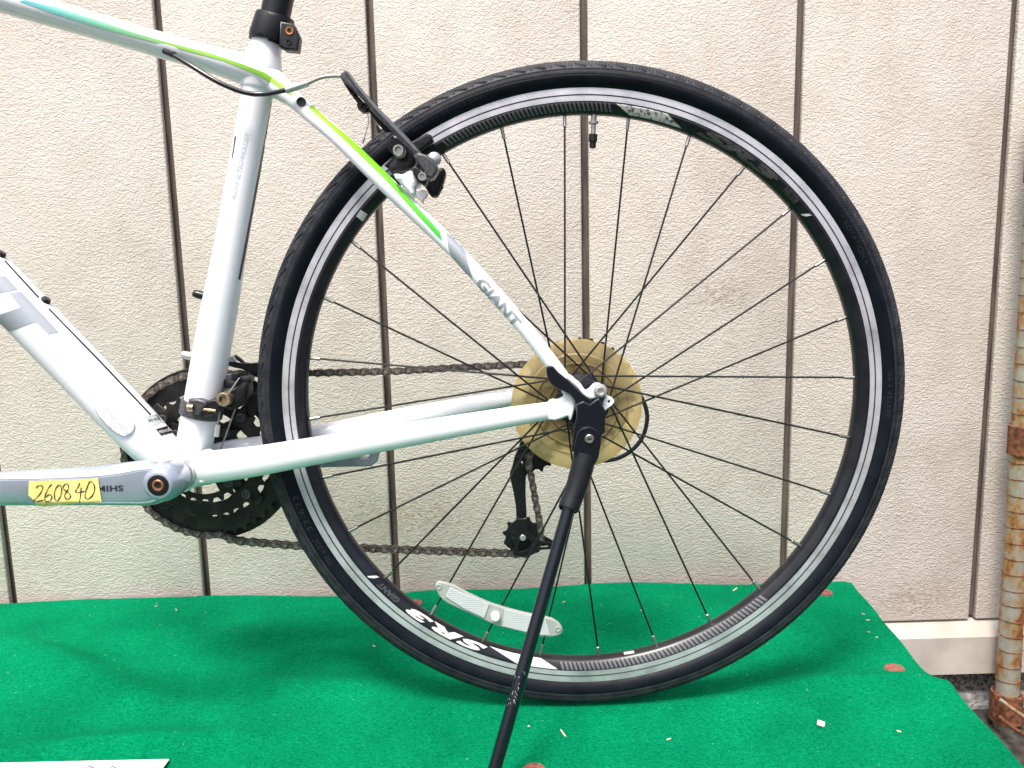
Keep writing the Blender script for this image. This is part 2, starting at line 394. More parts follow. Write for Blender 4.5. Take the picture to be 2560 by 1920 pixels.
# ------------------------------------------------------------------ setting: ground, wall, table
WALL = .335
zbot = W(2350, 1551, WALL).z
ZG = W(2490, 1800, .29).z - .012
def box(name, x0, x1, y0, y1, z0, z1, mt, parent=None, bev=0.0, seg=2):
    bm = bmesh.new(); bmesh.ops.create_cube(bm, size=1)
    for v in bm.verts: v.co = ((x0+x1)/2+v.co.x*(x1-x0), (y0+y1)/2+v.co.y*(y1-y0), (z0+z1)/2+v.co.z*(z1-z0))
    if bev: bmesh.ops.bevel(bm, geom=bm.edges[:], offset=bev, segments=seg, affect='EDGES', profile=.5)
    me = bpy.data.meshes.new(name); bm.to_mesh(me); bm.free()
    return link(name, me, mt, parent, auto=50)
g = mesh('ground', [(-30, -30, ZG), (30, -30, ZG), (30, 30, ZG), (-30, 30, ZG)], [(0, 1, 2, 3)])
tag(link('ground', g, M['soil']), 'ground below the table and wall, darkened in colour for its shade', 'ground', kind='structure')

wall = tag(empty('panel_wall', loc=(0, 0, 0)), 'cream embossed panel wall with dark brown vertical joints behind the bicycle', 'wall')
seams = [-1.143, -.847, -.5513, -.2606, .0352, .3382, .6386, .935]
GW = .0106
box('backing_board', -1.6, 1.5, WALL+.011, WALL+.03, zbot+.004, 1.35, M['groove'], wall)
for i in range(len(seams)-1):
    box('panel', seams[i]+GW, seams[i+1], WALL, WALL+.0105, zbot, 1.34, M['panel'], wall, .0028, 3)
zf = W(2350, 1681, WALL-.01).z
# base flashing: sloping top then an upright face
prof = [(WALL+.012, zbot-.0025), (WALL-.004, zbot-.004), (WALL-.017, zbot-.021), (WALL-.017, zf), (WALL-.014, zf), (WALL+.012, zf+.004)]
V = [(x, y, z) for x in (-1.6, 1.5) for y, z in prof]; n = len(prof)
F = [(i, (i+1) % n, n+(i+1) % n, n+i) for i in range(n)]+[tuple(range(n))[::-1], tuple(range(n, 2*n))]
link('base_flashing', mesh('base_flashing', V, F), M['flash'], wall, auto=20)
zm = W(2450, 1718, WALL+.02).z
box('mortar_bed', -1.6, 1.5, WALL+.012, WALL+.2, zm, zf+.003, M['mortar'], wall)
xb = W(2468, 1760, WALL+.005).x
for k in range(-3, 2):
    x0 = xb+.008+.39*k; 
    for r_ in range(2):
        z1 = zm-.002-.1*r_
        box('concrete_block', x0-.39+.008 if r_ == 0 else x0-.2-.19+.2, x0+.0 if r_ == 0 else x0+.2, WALL+.004-.012*r_, WALL+.19, max(z1-.092, ZG-.02), z1, M['concrete'], wall, .002, 1)

# table: plywood board under a green carpet held down with rusty washers
table = tag(empty('display_table'), 'low table top covered in bright green felt carpet under the bicycle', 'table')
XL, YF = -1.05, -.47
_j0, _j1, _cn, _fr = WT(2322, 1680), WT(2366, 1688), WT(2123, 1441), WT(2560, 1898)
def xr(y):
    back = _j0.x+(_cn.x-_j0.x)*(y-_j0.y)/(_cn.y-_j0.y); front = _j1.x+(_fr.x-_j1.x)*(y-_j1.y)/(_fr.y-_j1.y)
    t = min(1, max(0, (y-_j1.y+.004)/.010)); t = t*t*(3-2*t)
    return front*(1-t)+back*t + .0008*math.sin(y*61)
def yb(x): return .3215 + .0035*math.sin(x*9+1) + .003*math.sin(x*23) - .012*math.exp(-((x+.28)/.05)**2) - .010*math.exp(-((x-.30)/.13)**2)
def wrinkle(x, y):
    z = .0016*math.sin(5.1*x+3*y)*math.sin(4*y-2*x+.6) + .0012*math.sin(17*x-9*y+2)
    def ridge(cx, cy, ang, L, wd, h):
        c, s = math.cos(ang), math.sin(ang); u = (x-cx)*c+(y-cy)*s; v = -(x-cx)*s+(y-cy)*c
        v += .02*math.sin(u*9)
        return h*math.exp(-(u/L)**2-(v/wd)**2)
    z += ridge(-.62, .105, -.39, .2, .026, .015)+ridge(-.49, -.052, .21, .13, .020, .013)+ridge(.31, .028, .17, .13, .016, .009)  # ridges shaped so their far slopes stand in for soft shadow bands
    z += ridge(-.26, .045, .0, .13, .026, .009)+ridge(-.42, .19, .1, .1, .03, .005)+ridge(.15, .20, -.1, .14, .05, .008)+ridge(.2, -.16, .3, .2, .03, .004)  # first ridge here likewise added to give a dark shadow band
    near = math.exp(-((y)/.03)**2) if abs(x) < .2 else math.exp(-((y)/.03)**2)*math.exp(-((abs(x)-.2)/.1)**2)
    return (z-.004)*(1-near) - .0005*near
NX, NY = 230, 130
V = []; F = []
for j in range(NY+1):
    for i in range(NX+1):
        t = j/NY; a = i/NX
        y = YF+(.32-YF)*t; x = XL+(xr(y)-XL)*a
        y2 = YF+(yb(x)-YF)*t
        z = wrinkle(x, y2)
        if a > .985: z -= .003*((a-.985)/.015)**2
        V.append((x, y2, z))
nv = len(V)
for j in range(NY):
    for i in range(NX):
        a = j*(NX+1)+i; F.append((a, a+1, a+NX+2, a+NX+1))
V += [(v[0], v[1], min(v[2]-.004, -.006)) for v in V]
bd = [i for i in range(NX)]+[NX+j*(NX+1) for j in range(NY)]+[NY*(NX+1)+i for i in range(NX, 0, -1)]+[j*(NX+1) for j in range(NY, 0, -1)]
for k in range(len(bd)):
    a, b = bd[k], bd[(k+1) % len(bd)]; F.append((b, a, a+nv, b+nv))
link('carpet', mesh('carpet', V, F), M['carpet'], table, auto=60)
bmV = [(XL, YF+.006), (xr(-.4)-.006, YF+.006), (xr(0)-.035, 0), (xr(.02)-.04, .05), (xr(.3)-.03, .312), (XL, .312)]
pm = curve_mesh([bmV], .009, .001)
o = link('board', pm, M['ply'], table); 
for v in pm.vertices: v.co.z += -.0165
for px, py in ((2237, 1671), (1037, 1503), (1335, 1921), (2061, 1476)):
    p = WT(px, py); z = wrinkle(p.x, p.y)+.001
    bm = bmesh.new()
    prof = [(0, .0008), (.0022, .0008), (.0026, .0018), (.0042, .0020), (.005, .0012), (.0108, .0010), (.0118, -.0012)]
    Vv, Ff, _ = lathe_data(prof, (0, 0), 28)
    me = mesh('screw_washer', [(p.x+v[0], p.y+v[2], z+v[1]) for v in Vv], Ff)
    link('screw_washer', me, M['rustwasher'], table)
for lx in (-.9, .33):
    for ly in (-.40, .24):
        box('leg', lx-.025, lx+.025, ly-.025, ly+.025, ZG, -.026, M['ply'], table, .002, 1)

# ------------------------------------------------------------------ rusty pole beside the table
PY = .29
pole = tag(empty('rusty_pole'), 'galvanised pole with rust rings and rusty collar beside the table edge', 'pole')
p0, p1 = W(2520.5, 1683, PY), W(2564, 1000, PY)
ax = (p1-p0).normalized(); PR = .5*53/(FPX/((p0-CAM).dot(FW)))
def on_pole(py):
    t = (py-1683)/(1000-1683); return W(2520.5+43.5*t, py, PY)
base = on_pole(1745)
V, F = sweep([base-ax*.05, base+ax*.9], [PR, PR], 40); link('pipe', mesh('pipe', V, F), M['pipe'], pole)
k = 0; zt = base+ax*.012
while k < 34:
    c = base+ax*(.008+.0243*k); k += 1
    tl = Matrix.Rotation(R(random.uniform(-3, 5)), 3, 'Y')
    bmr = []
    q = ax.to_track_quat('Z', 'Y').to_matrix() @ tl
    Vr, Fr = [], []
    rr = .0007
    for a in range(36):
        for b in range(6):
            A, Bq = 2*math.pi*a/36, 2*math.pi*b/6
            jit = 1+.25*math.sin(a*1.7+k)
            v = Vector(((PR+.0003+rr*jit*math.cos(Bq))*math.cos(A), (PR+.0003+rr*jit*math.cos(Bq))*math.sin(A), rr*jit*math.sin(Bq)))
            Vr.append(c+q@v)
    for a in range(36):
        for b in range(6): Fr.append((a*6+b, ((a+1) % 36)*6+b, ((a+1) % 36)*6+(b+1) % 6, a*6+(b+1) % 6))
    link('rust_ring', mesh('rust_ring', Vr, Fr), M['rust'], pole)
def sleeve(name, c0, c1, r, mt, lip=.001):
    d = (c1-c0); ax_ = d.normalized()
    P = [c0, c0, c0+ax_*lip, c1-ax_*lip, c1, c1]; rad = [r*.8, r-lip, r, r, r-lip, r*.8]
    V, F = sweep(P, rad, 40); return link(name, mesh(name, V, F), mt, pole, auto=35)
sleeve('collar', on_pole(1136), on_pole(1062), PR*1.22, M['rust'])
sleeve('upper_collar', on_pole(455), on_pole(380), PR*1.2, M['rust'])
s0, s1 = on_pole(1797), on_pole(1730)
Vs = []; 
d = (s1-s0).normalized()
V, F = sweep([s0, s1, s1, s1-d*.02], [PR*1.42, PR*1.34, PR*1.18, PR*1.18], 40, cap=False); link('base_socket', mesh('base_socket', V, F), M['rust'], pole, auto=30)
for (a, b, c) in (((2502, 1750), (2535, 1775), (2580, 1806)), ((2500, 1792), (2525, 1815), (2575, 1845))):
    rod('bent_rod', [W(*a, PY-.02), W(*b, PY-.05), W(*c, PY-.1)], .0028, M['rust'] if a[1] > 1760 else M['pipe'], pole)

# ------------------------------------------------------------------ the bicycle
bike = tag(empty('bicycle'), 'white aluminium bicycle with green stripe seen from its crank and kickstand side', 'bicycle')
bike.rotation_euler = (LEAN, 0, 0)
ZC = .343

# --- frame
seat_tube = tube('seat_tube', [(668, 100, 0, 74), (664, 122, 0, 78), (657, 152, 0, 94), (651, 185, 0, 104), (645, 218, 0, 90), (640, 250, 0, 77), (612, 415, 0, 78), (577, 615, 0, 80), (545, 793, 0, 89), (510, 986, 0, 89), (485, 1118, 0, 87), (470, 1205, 0, 80)], M['white'], bike)
top_tube = tube('top_tube', [(-330, -98, 0, 66), (-120, -38, 0, 66), (0, -3, 0, 65), (200, 54, 0, 64), (389, 109, 0, 62), (520, 147, 0, 64), (580, 164, 0, 72), (620, 176, 0, 78), (660, 192, 0, 76), (700, 220, 0, 62), (735, 248, 0, 44), (752, 262, 0, 30)], M['white'], bike, aspect=1.38)
down_tube = tube('down_tube', [(-330, 380, 0, 126), (0, 716, 0, 123), (152, 873, 0, 121), (339, 1067, 0, 117), (400, 1130, 0, 104), (452, 1178, 0, 84)], M['white'], bike)
bbc = B(394, 1214, -.085); BX, BZ = bbc.x, bbc.z
shell = lathe('bottom_bracket_shell', [(0, -.034), (.0195, -.034), (.0212, -.0325), (.0212, .0325), (.0195, .034), (0, .034)], (BX, BZ), M['white'], bike, 56)
def stays(sgn):
    f = sgn
    def mir(pts):
        rows = []
        for px, py, y, wd in pts:
            b = B(px, py, y); rows.append((b.x, b.y*f, b.z, .5*wd/pxm(px, py, y)))
        return catmull(rows, 6)
    ss = mir([(672, 196, -.006, 52), (711, 228, -.016, 44), (770, 280, -.025, 40), (845, 344, -.034, 40), (958, 454, -.043, 43), (1040, 532, -.048, 43), (1105, 594, -.052, 41), (1156, 645, -.056, 39), (1230, 728, -.060, 38), (1321, 832, -.064, 37), (1404, 940, -.0675, 35), (1432, 976, -.068, 22)])
    V, F = sweep([r[:3] for r in ss], [(r[3], r[3]*.85) for r in ss], 32)
    a = link('seat_stay', mesh('seat_stay', V, F), M['white'], bike, auto=50)
    cs = mir([(490, 1176, -.026, 78), (540, 1166, -.028, 82), (640, 1153, -.032, 77), (800, 1125, -.043, 70), (960, 1097, -.052, 64), (1120, 1069, -.058, 57), (1260, 1045, -.063, 51), (1370, 1027, -.066, 45), (1408, 1020, -.0675, 40)])
    V, F = sweep([r[:3] for r in cs], [(r[3], r[3]*.72) for r in cs], 32)
    b = link('chain_stay', mesh('chain_stay', V, F), M['white'], bike, auto=50)
    return a, b
seat_stay, chain_stay = stays(1)
far_ss, far_cs = stays(-1)
# welds round the bottom bracket: little overlapping beads
wb = []
for (c, r_, nb, name) in (((498, 1188, -.034), 34, 16, 'weld_bead'), ((505, 1128, -.018), 30, 12, 'weld_bead')):
    Vw, Fw = [], []
    for k in range(nb):
        t = k/(nb-1)
        if name and nb == 16: px, py = 506+6*math.sin(t*3.14), 1150+t*52
        else: px, py = 447+t*75, 1128+8*math.sin(t*3.14)
        y = -.034 if nb == 16 else -.018
        p = B(px, py, y); b0 = len(Vw)
        for i in range(6):
            for j in range(8):
                th, ph = math.pi*i/5, 2*math.pi*j/8
                Vw.append((p.x+.0046*math.sin(th)*math.cos(ph), p.y+.0028*math.sin(th)*math.sin(ph), p.z+.0026*math.cos(th)))
        for i in range(5):
            for j in range(8): Fw.append((b0+i*8+j, b0+i*8+(j+1) % 8, b0+(i+1)*8+(j+1) % 8, b0+(i+1)*8+j))
    link(name, mesh(name, Vw, Fw), M['white'], shell, auto=80)

# stripes, lines and lettering of the frame
decal('stripe', [(66, 0), (150, 20), (240, 49), (330, 80), (420, 106), (520, 131), (600, 158), (660, 181), (712, 214), (737, 236), (724, 237), (690, 214), (650, 190), (610, 172), (560, 153), (470, 128), (380, 104), (250, 71), (130, 33), (48, 3)], top_tube, M['stripe'], maxlen=9)
decal('stripe', [(660, 181), (712, 214), (737, 236), (724, 237), (690, 214), (655, 191)], seat_stay, M['stripe'], maxlen=6)
decal('stripe', [(771, 270), (780, 263)]+crop([(830, 0), (1040, 175), (1250, 370), (1500, 610), (1700, 830), (1900, 1050), (2120, 1290), (2145, 1390), (2060, 1305), (1845, 1075), (1650, 860), (1450, 650), (1195, 405), (985, 205), (775, 15)], 640, 300, 4.608), seat_stay, M['stripe'], maxlen=8)
decal('silver_band', crop([(215, 0), (330, 85), (410, 195), (430, 290), (480, 460), (430, 420), (270, 240), (240, 150)], 1060, 580, 3.95), seat_stay, M['silverink'])
a0, a1 = (1060+497/3.95, 580+500/3.95), (1060+878/3.95, 580+940/3.95)
lettering('lettering', 'GIANT', a0, (a1[0]-a0[0], a1[1]-a0[1]), (24, -13), seat_stay, M['silverink'], bold=.03, shear=-.12, maxlen=5)
decal('pinstripe', [(679, 256), (683, 258), (612, 640), (600, 700), (595, 698), (606, 640)], seat_tube, M['blackline'], maxlen=14)
lettering('lettering', 'ALUXX SL TECHNOLOGY', (588, 500), (36, -166), (-11, -3), seat_tube, M['paleink'], bold=.0, maxlen=6)
decal('black_flash', [(588, 340), (590.5, 341), (582, 395), (580, 395)], seat_tube, M['blackline'])
decal('pinstripe', [(10, 653), (13, 651), (98, 743), (95, 746)], down_tube, M['blackline'], maxlen=14)
decal('pinstripe', [(120, 773), (123, 771), (250, 901), (378, 1036), (375, 1039), (247, 904)], down_tube, M['blackline'], maxlen=14)
decal('lettering', [(-40, 700), (0, 690), (14, 691), (44.5, 724), (-2, 733), (-40, 745)], down_tube, M['silverink'], maxlen=8)
decal('lettering', [(23, 733), (52, 729), (147.6, 831), (120.4, 836), (89, 805), (23, 828), (-3, 806), (-3, 788), (51, 768)], down_tube, M['silverink'], maxlen=8)
ov = []
for k in range(28):
    a = 2*math.pi*k/28; u, v = math.cos(a), math.sin(a)
    u = math.copysign(abs(u)**.75, u); v = math.copysign(abs(v)**.85, v)
    ov.append((287+u*61*.70-v*29*-.71+0, 1038+u*61*.72+v*29*-.70))
sensor = decal('sensor_cover', ov, down_tube, M['white'], off=.0022, maxlen=6)
# close the raised cover down to the tube
bm = bmesh.new(); bm.from_mesh(sensor.data)
be = [e for e in bm.edges if e.is_boundary]
ex = bmesh.ops.extrude_edge_only(bm, edges=be)
T = bvh_of(down_tube)
for v in [x for x in ex['geom'] if isinstance(x, bmesh.types.BMVert)]:
    h = T.find_nearest(v.co); v.co = h[0]-h[1]*.001
bm.to_mesh(sensor.data); bm.free()
lettering('lettering', 'RideSense', (328, 1082), (-62, -66), (-10, 9), sensor, M['paleink'], off=.0003, parent=down_tube)
st1 = decal('iso_sticker', crop([(745, 765), (905, 715), (970, 805), (815, 860)], 200, 880, 4.608), down_tube, mat('grey_green_sticker', (.42, .47, .46), .4), maxlen=6)
lettering('lettering', 'ISO 4210', (200+795/4.608, 880+808/4.608), (27, -6), (-3, -6), down_tube, M['darkink'], bold=.02, off=.0007)
lettering('lettering', 'Safety Tested', (200+765/4.608, 880+766/4.608), (28, -7), (-2, -4), down_tube, M['darkink'], off=.0007)
st2 = decal('origin_sticker', crop([(870, 890), (1010, 850), (1085, 925), (935, 970)], 200, 880, 4.608), down_tube, M['blackline'], maxlen=6)
lettering('lettering', 'MADE IN CHINA', (200+920/4.608, 880+938/4.608), (31, -7), (-4, -6), down_tube, M['whiteink'], bold=.01, off=.0007)
# bottle bosses
def stud(name, px0, px1, y, wd, mt, parent, capm=None):
    o = tube(name, [(px0[0], px0[1], y, wd), (px0[0]*.35+px1[0]*.65, px0[1]*.35+px1[1]*.65, y, wd), (px1[0], px1[1], y, wd*.8)], mt, parent, n=20, sub=3)
    return o
stud('bottle_boss_bolt', (106, 762), (118, 746), -.002, 24, M['black'], bike)
stud('bottle_boss_bolt', (-6, 648), (6, 630), -.002, 24, M['black'], bike)
stud('bottle_boss_bolt', (510, 740), (484, 733), 0, 21, M['black'], bike)
stud('bottle_boss_bolt', (480, 892), (455, 886), 0, 21, M['steel'], bike)
o = lathe('stay_bolt', [(0, 0), (.0018, 0), (.0022, -.0012), (.0042, -.0014), (.0046, -.0002), (.0046, .003)], (0, 0), M['black'], bike, 24)
p = B(750, 252, -.0345); o.location = p
o.location.y = -.0305

# --- seat post and clamp
seat_post = tube('seat_post', [(712, -70, 0, 74), (696, 0, 0, 73), (675, 110, 0, 70)], M['black'], bike)
clamp = tube('seat_clamp', [(689, 45, 0, 92), (687, 52, 0, 97), (672, 98, 0, 97), (670, 105, 0, 92)], M['black'], bike, n=48, sub=2, auto=40)
lug = plate('clamp_lug', [crop([(1800, 135), (1885, 150), (1925, 235), (1912, 325), (1830, 318), (1790, 290)], 0, 0, 2.572)], -.0165, -.003, M['black'], clamp, .002)
p = B(1862/2.572, 198/2.572, -.0165)
for nm, r_, mt, dx, dz in (('bolt', .0042, M['copper'], 0, 0), ('bolt_hole', .0027, M['hole'], -.0015, -.0105)):
    lathe(nm, [(0, -.0162), (r_*.45, -.0162), (r_*.55, -.0176), (r_*.9, -.0178), (r_, -.0170), (r_, -.014)], (p.x+dx, p.z+dz), mt, clamp, 20)

# --- rear brake cable
ent = decal('cable_port', crop([(985, 310), (1000, 285), (1060, 285), (1140, 310), (1170, 345), (1150, 375), (1060, 365), (1000, 340)], 0, 0, 2.572), top_tube, M['white'], smooth=3, off=.0012, maxlen=6)
cab = [B(412, 128, -.019), B(432, 137, -.024), B(480, 166, -.032), B(545, 205, -.036), B(610, 231, -.034), B(660, 235, -.032), B(716, 225, -.036)]
cable = rod('brake_cable', cab, .0024, M['housing'], bike)
rod('cable_stop', [B(412, 128, -.018), B(436, 138, -.0245)], .0031, M['black'], cable)
rod('ferrule', [B(716, 226, -.036), B(771, 208, -.038)], .0033, M['steel'], cable, n=16)
rod('noodle', [B(770, 208, -.038), B(800, 195, -.039), B(830, 190, -.040), B(855, 190, -.041)], .0018, M['cable'], cable)

# --- wheel: tyre with modelled tread
wheel = empty('rear_wheel', bike)
NS = 5400
rc, rs = .3272, .0162
phis = np.radians(np.array([-138, -128, -117, -106, -98, -93, -90.5, -90, -88, -84, -80, -76, -72, -70, -69.5, -67, -63, -59, -55, -51, -47, -43, -39, -35, -31, -27, -23, -19, -15, -11, -7, -3, 0, 6, 12, 18, 24, 30, 36, 42, 48, 54, 60, 66, 70, 76, 84, 90, 98, 106, 117, 128, 138], float))
th = np.arange(NS)*2*math.pi/NS
TH, PH = np.meshgrid(th, phis, indexing='ij')
s_cw = -TH*.343; ap = np.abs(np.degrees(PH))
disp = np.zeros_like(TH)
pitch = 2*math.pi*.343/104
sweep_s = .060*(ap/68.0)**.8
g1 = ((s_cw-sweep_s)/pitch) % 1.0
inz = (ap < 66)
disp -= .0032*np.exp(-((g1-.5)/.09)**2)*inz
g2 = ((s_cw-sweep_s)/pitch+.5) % 1.0
disp -= .0020*np.exp(-((g2-.5)/.06)**2)*((ap > 40) & (ap < 60))
hp = 2*math.pi*.343/860
g3 = ((s_cw-.004*(ap-78)/10)/hp) % 1.0
disp -= .0014*((np.cos(2*math.pi*g3)*.5+.5)**1.2)*((ap > 71) & (ap < 89))
disp -= .0005*((ap > 89.5) & (ap < 91))
disp += .0005*((ap > 40) & (ap < 89))
rr_ = rc+(rs+disp)*np.cos(PH); yy = (rs+disp)*np.sin(PH)
# flatten a little where it carries the bicycle
XX = rr_*np.cos(TH); ZZ = rr_*np.sin(TH)
co = np.stack([XX, yy, np.maximum(ZZ+ZC, .0004)], -1).reshape(-1, 3)
npn = len(phis)
ii, jj = np.meshgrid(np.arange(NS), np.arange(npn-1), indexing='ij')
i2 = (ii+1) % NS
fa = np.stack([ii*npn+jj, ii*npn+jj+1, i2*npn+jj+1, i2*npn+jj], -1).reshape(-1, 4)
me = bpy.data.meshes.new('tyre'); me.vertices.add(len(co)); me.vertices.foreach_set('co', co.ravel())
me.loops.add(fa.size); me.loops.foreach_set('vertex_index', fa.ravel().astype(np.int32))
me.polygons.add(len(fa)); me.polygons.foreach_set('loop_start', np.arange(0, fa.size, 4, dtype=np.int32)); me.polygons.foreach_set('loop_total', np.full(len(fa), 4, np.int32))
mi = (np.abs(np.degrees((phis[:-1]+phis[1:])/2)) < 90).astype(np.int32); mi = np.tile(mi, NS)
me.update(calc_edges=True); me.validate()
tyre = link('tyre', me, [M['rubber'], M['tread']], wheel, smooth=False)
me.polygons.foreach_set('use_smooth', np.ones(len(fa), bool)); me.polygons.foreach_set('material_index', mi)

rp = [(.3165, -.0095), (.3150, -.0114), (.3088, -.0116), (.3085, -.0112), (.3077, -.0112), (.3074, -.0116), (.3024, -.0116), (.3019, -.0110), (.3012, -.0112), (.3000, -.0112), (.2950, -.0088), (.2925, -.0066), (.2912, -.0040), (.2907, -.0015)]
sm = [0, 0, 1, 1, 1, 0, 1, 2, 2, 2, 2, 2, 2]
rpf = rp+[(r_, -y) for r_, y in rp[::-1]]; smf = sm+[2]+sm[::-1]
rim = lathe('rim', rpf, (0, ZC), [M['track'], M['rimline'], M['rimblack']], wheel, 360, segmat=smf, auto=25)
# rim prints, laid out in polar coordinates on the black face of the rim
CH = B(1455.8, 995, 0)
def rim_px(ang, rad):                          # photo pixel of a point on the rim face
    y = -.0112 if rad > .3 else -.0112+(.3-rad)/.005*.0026
    P = Vector((rad*math.cos(ang), y, ZC+rad*math.sin(ang)))
    d = P-CAMB; d = LB.transposed() @ d; z = d.dot(FW)
    return (1280+FPX*d.dot(RT)/z, 960-FPX*d.dot(UP)/z)
def rim_map(a_start, a_end, r0, r1):
    return lambda u, v: rim_px(R(a_start+(a_end-a_start)*u), r0+(r1-r0)*v)
def rim_text(body, a_start, a_end, r0, r1, mt, bold=.04, shear=.3, name='lettering', tgt=None, off=.0003, spacing=1.0):
    me = text_mesh(body, bold, shear, spacing)
    xs = [v.co.x for v in me.vertices]; ys = [v.co.y for v in me.vertices]
    x0, x1, y0, y1 = min(xs), max(xs), min(ys), max(ys); f = rim_map(a_start, a_end, r0, r1)
    return lay(name, me, lambda x, y: f((x-x0)/(x1-x0), (y-y0)/(y1-y0)), tgt or rim, mt, parent=wheel, maxlen=4, off=off)
def rim_quad(name, a, mt):                     # four (angle, radius) corners, subdivided along the arc
    f = []; (A0, r0), (A1, r1), (A2, r2), (A3, r3) = a
    P = [(A0+(A1-A0)*t/10, r0+(r1-r0)*t/10) for t in range(11)]+[(A2+(A3-A2)*t/10, r2+(r3-r2)*t/10) for t in range(11)]
    return lay(name, curve_mesh([[rim_px(R(x), y) for x, y in P]]), lambda x, y: (x, y), rim, mt, parent=wheel, maxlen=5, off=.0003)
def ang_of(px, py):
    p = B(px, py, -.010); return math.degrees(math.atan2(p.z-ZC, p.x)) % 360, math.hypot(p.x, p.z-ZC)
RA, RB = .2922, .3010
def rim_arc(p0, p1): return ang_of(*p0)[0], ang_of(*p1)[0]
# lower left: white SR3 upside down, upper right: grey SR3
a, b = rim_arc((1215, 1630), (1010, 1530)); rim_text('SR3', a, b, RA+.0004, RB-.0002, M['whiteink'], .055, .28, spacing=1.16)
a, b = rim_arc((990, 1510), (945, 1458)); rim_text('GIANT', a, b, RA+.0025, RB-.001, M['dimink'], .02, .25)
a, b = rim_arc((1738, 335), (1945, 450)); rim_text('SR3', a, b, RA+.0005, RB-.0005, M['dimink'], .06, .35)
a, b = rim_arc((1962, 470), (1992, 505)); rim_text('WHEEL SYSTEM', a, b, RA+.002, RB-.001, M['dimink'], .01, 0)
rim_quad('white_flash', [(ang_of(1222, 1622)[0], RA), (ang_of(1352, 1648)[0], RA), (ang_of(1395, 1672)[0], RB), (ang_of(1290, 1660)[0], RB)], M['whiteink'])
rim_quad('white_flash', [(ang_of(1575, 285)[0], RA+.0005), (ang_of(1705, 326)[0], RA+.0005), (ang_of(1668, 286)[0], RB), (ang_of(1540, 260)[0], RB)], M['worn'])
for (p0, p1) in (((918, 1440), (948, 1443)), ((2002, 535), (2030, 538))):
    decal('small_print', [p0, (p1[0]-8, p0[1]-1), (p1[0], p1[1]), (p1[0]-14, p1[1]+3), (p0[0]+4, p0[1]+4)], rim, M['whiteink'], parent=wheel, off=.0003)
h0, h1 = ang_of(1400, 1655)[0], ang_of(1895, 1475)[0]
if h1 < h0: h1 += 360
nb = 50; hv = []
f = lambda t, r_: rim_px(R(h0+(h1-h0)*t), r_)
Vh, Fh = [], []
for k in range(nb):
    t0 = k/nb; t1 = t0+.55/nb; sl = .012
    b0 = len(Vh); Vh += [(*f(t0, RA+.0012), 0), (*f(t1, RA+.0012), 0), (*f(t1+sl, RB), 0), (*f(t0+sl, RB), 0)]; Fh.append((b0, b0+1, b0+2, b0+3))
lay('hatch_print', mesh('hatch_print', Vh, Fh), lambda x, y: (x, y), rim, M['hatch'], parent=wheel, maxlen=9, off=.0003)
h0, h1 = ang_of(1100, 345)[0], ang_of(1530, 262)[0]
Vh, Fh = [], []
for k in range(40):
    t0 = k/40; t1 = t0+.5/40; sl = .016
    b0 = len(Vh); Vh += [(*f(t0+sl, RA+.0012), 0), (*f(t1+sl, RA+.0012), 0), (*f(t1, RB), 0), (*f(t0, RB), 0)]; Fh.append((b0, b0+1, b0+2, b0+3))
lay('hatch_print', mesh('hatch_print', Vh, Fh), lambda x, y: (x, y), rim, M['greyink'], parent=wheel, maxlen=9, off=.0003)
decal('rim_label', crop([(1155, 1110), (1205, 1035), (1285, 1085), (1230, 1170)], 640, 300, 4.608), rim, M['whiteink'], parent=wheel, off=.0003)
decal('rim_label', [(1559, 1631), (1584, 1627), (1586, 1633), (1561, 1637)], rim, M['whiteink'], parent=wheel, off=.0003)
# raised lettering on the tyre wall
M['mould'] = mat('raised_tyre_lettering', (.018, .02, .024), .5)
def tyre_text(body, p0, p1, r0, r1, bold=-.012):
    a, b = ang_of(*p0)[0], ang_of(*p1)[0]
    if a-b < -180: a += 360
    me = text_mesh(body, bold, 0, 1.1)
    xs = [v.co.x for v in me.vertices]; ys = [v.co.y for v in me.vertices]
    x0, x1, y0, y1 = min(xs), max(xs), min(ys), max(ys)
    def f(x, y):
        u, v = (x-x0)/(x1-x0), (y-y0)/(y1-y0); ang = R(a+(b-a)*u); rad = r0+(r1-r0)*v
        P = Vector((rad*math.cos(ang), -.0155, ZC+rad*math.sin(ang))); d = LB.transposed() @ (P-CAMB); z = d.dot(FW)
        return (1280+FPX*d.dot(RT)/z, 960-FPX*d.dot(UP)/z)
    return lay('moulded_lettering', me, f, tyre, M['mould'], parent=wheel, maxlen=5, off=.0003)
tyre_text('< ROTATION <', (2095, 540), (2165, 660), .3195, .3245)
tyre_text('32-622', (765, 1330), (730, 1240), .3185, .3240)
tyre_text('700 x 32C', (815, 1418), (775, 1350), .3190, .3240)
tyre_text('MAX 75 PSI (5.2 BAR)', (1035, 330), (1215, 240), .3195, .3240)
tyre_text('06.1 451119', (2222, 930), (2212, 1040), .3195, .3235)

# hub
hub = lathe('hub', [(0, -.0665), (.005, -.0665), (.005, -.058), (.0095, -.058), (.0105, -.047), (.0125, -.043), (.0125, -.040), (.0235, -.0385), (.0245, -.037), (.0245, -.0335), (.023, -.032), (.0150, -.030), (.0125, -.02), (.0125, .005), (.016, .012), (.0245, .0155), (.0250, .0185), (.0245, .021), (.016, .023), (.016, .060), (.005, .0605), (.005, .0665), (0, .0665)], (0, ZC), M['blackgloss'], wheel, 64)
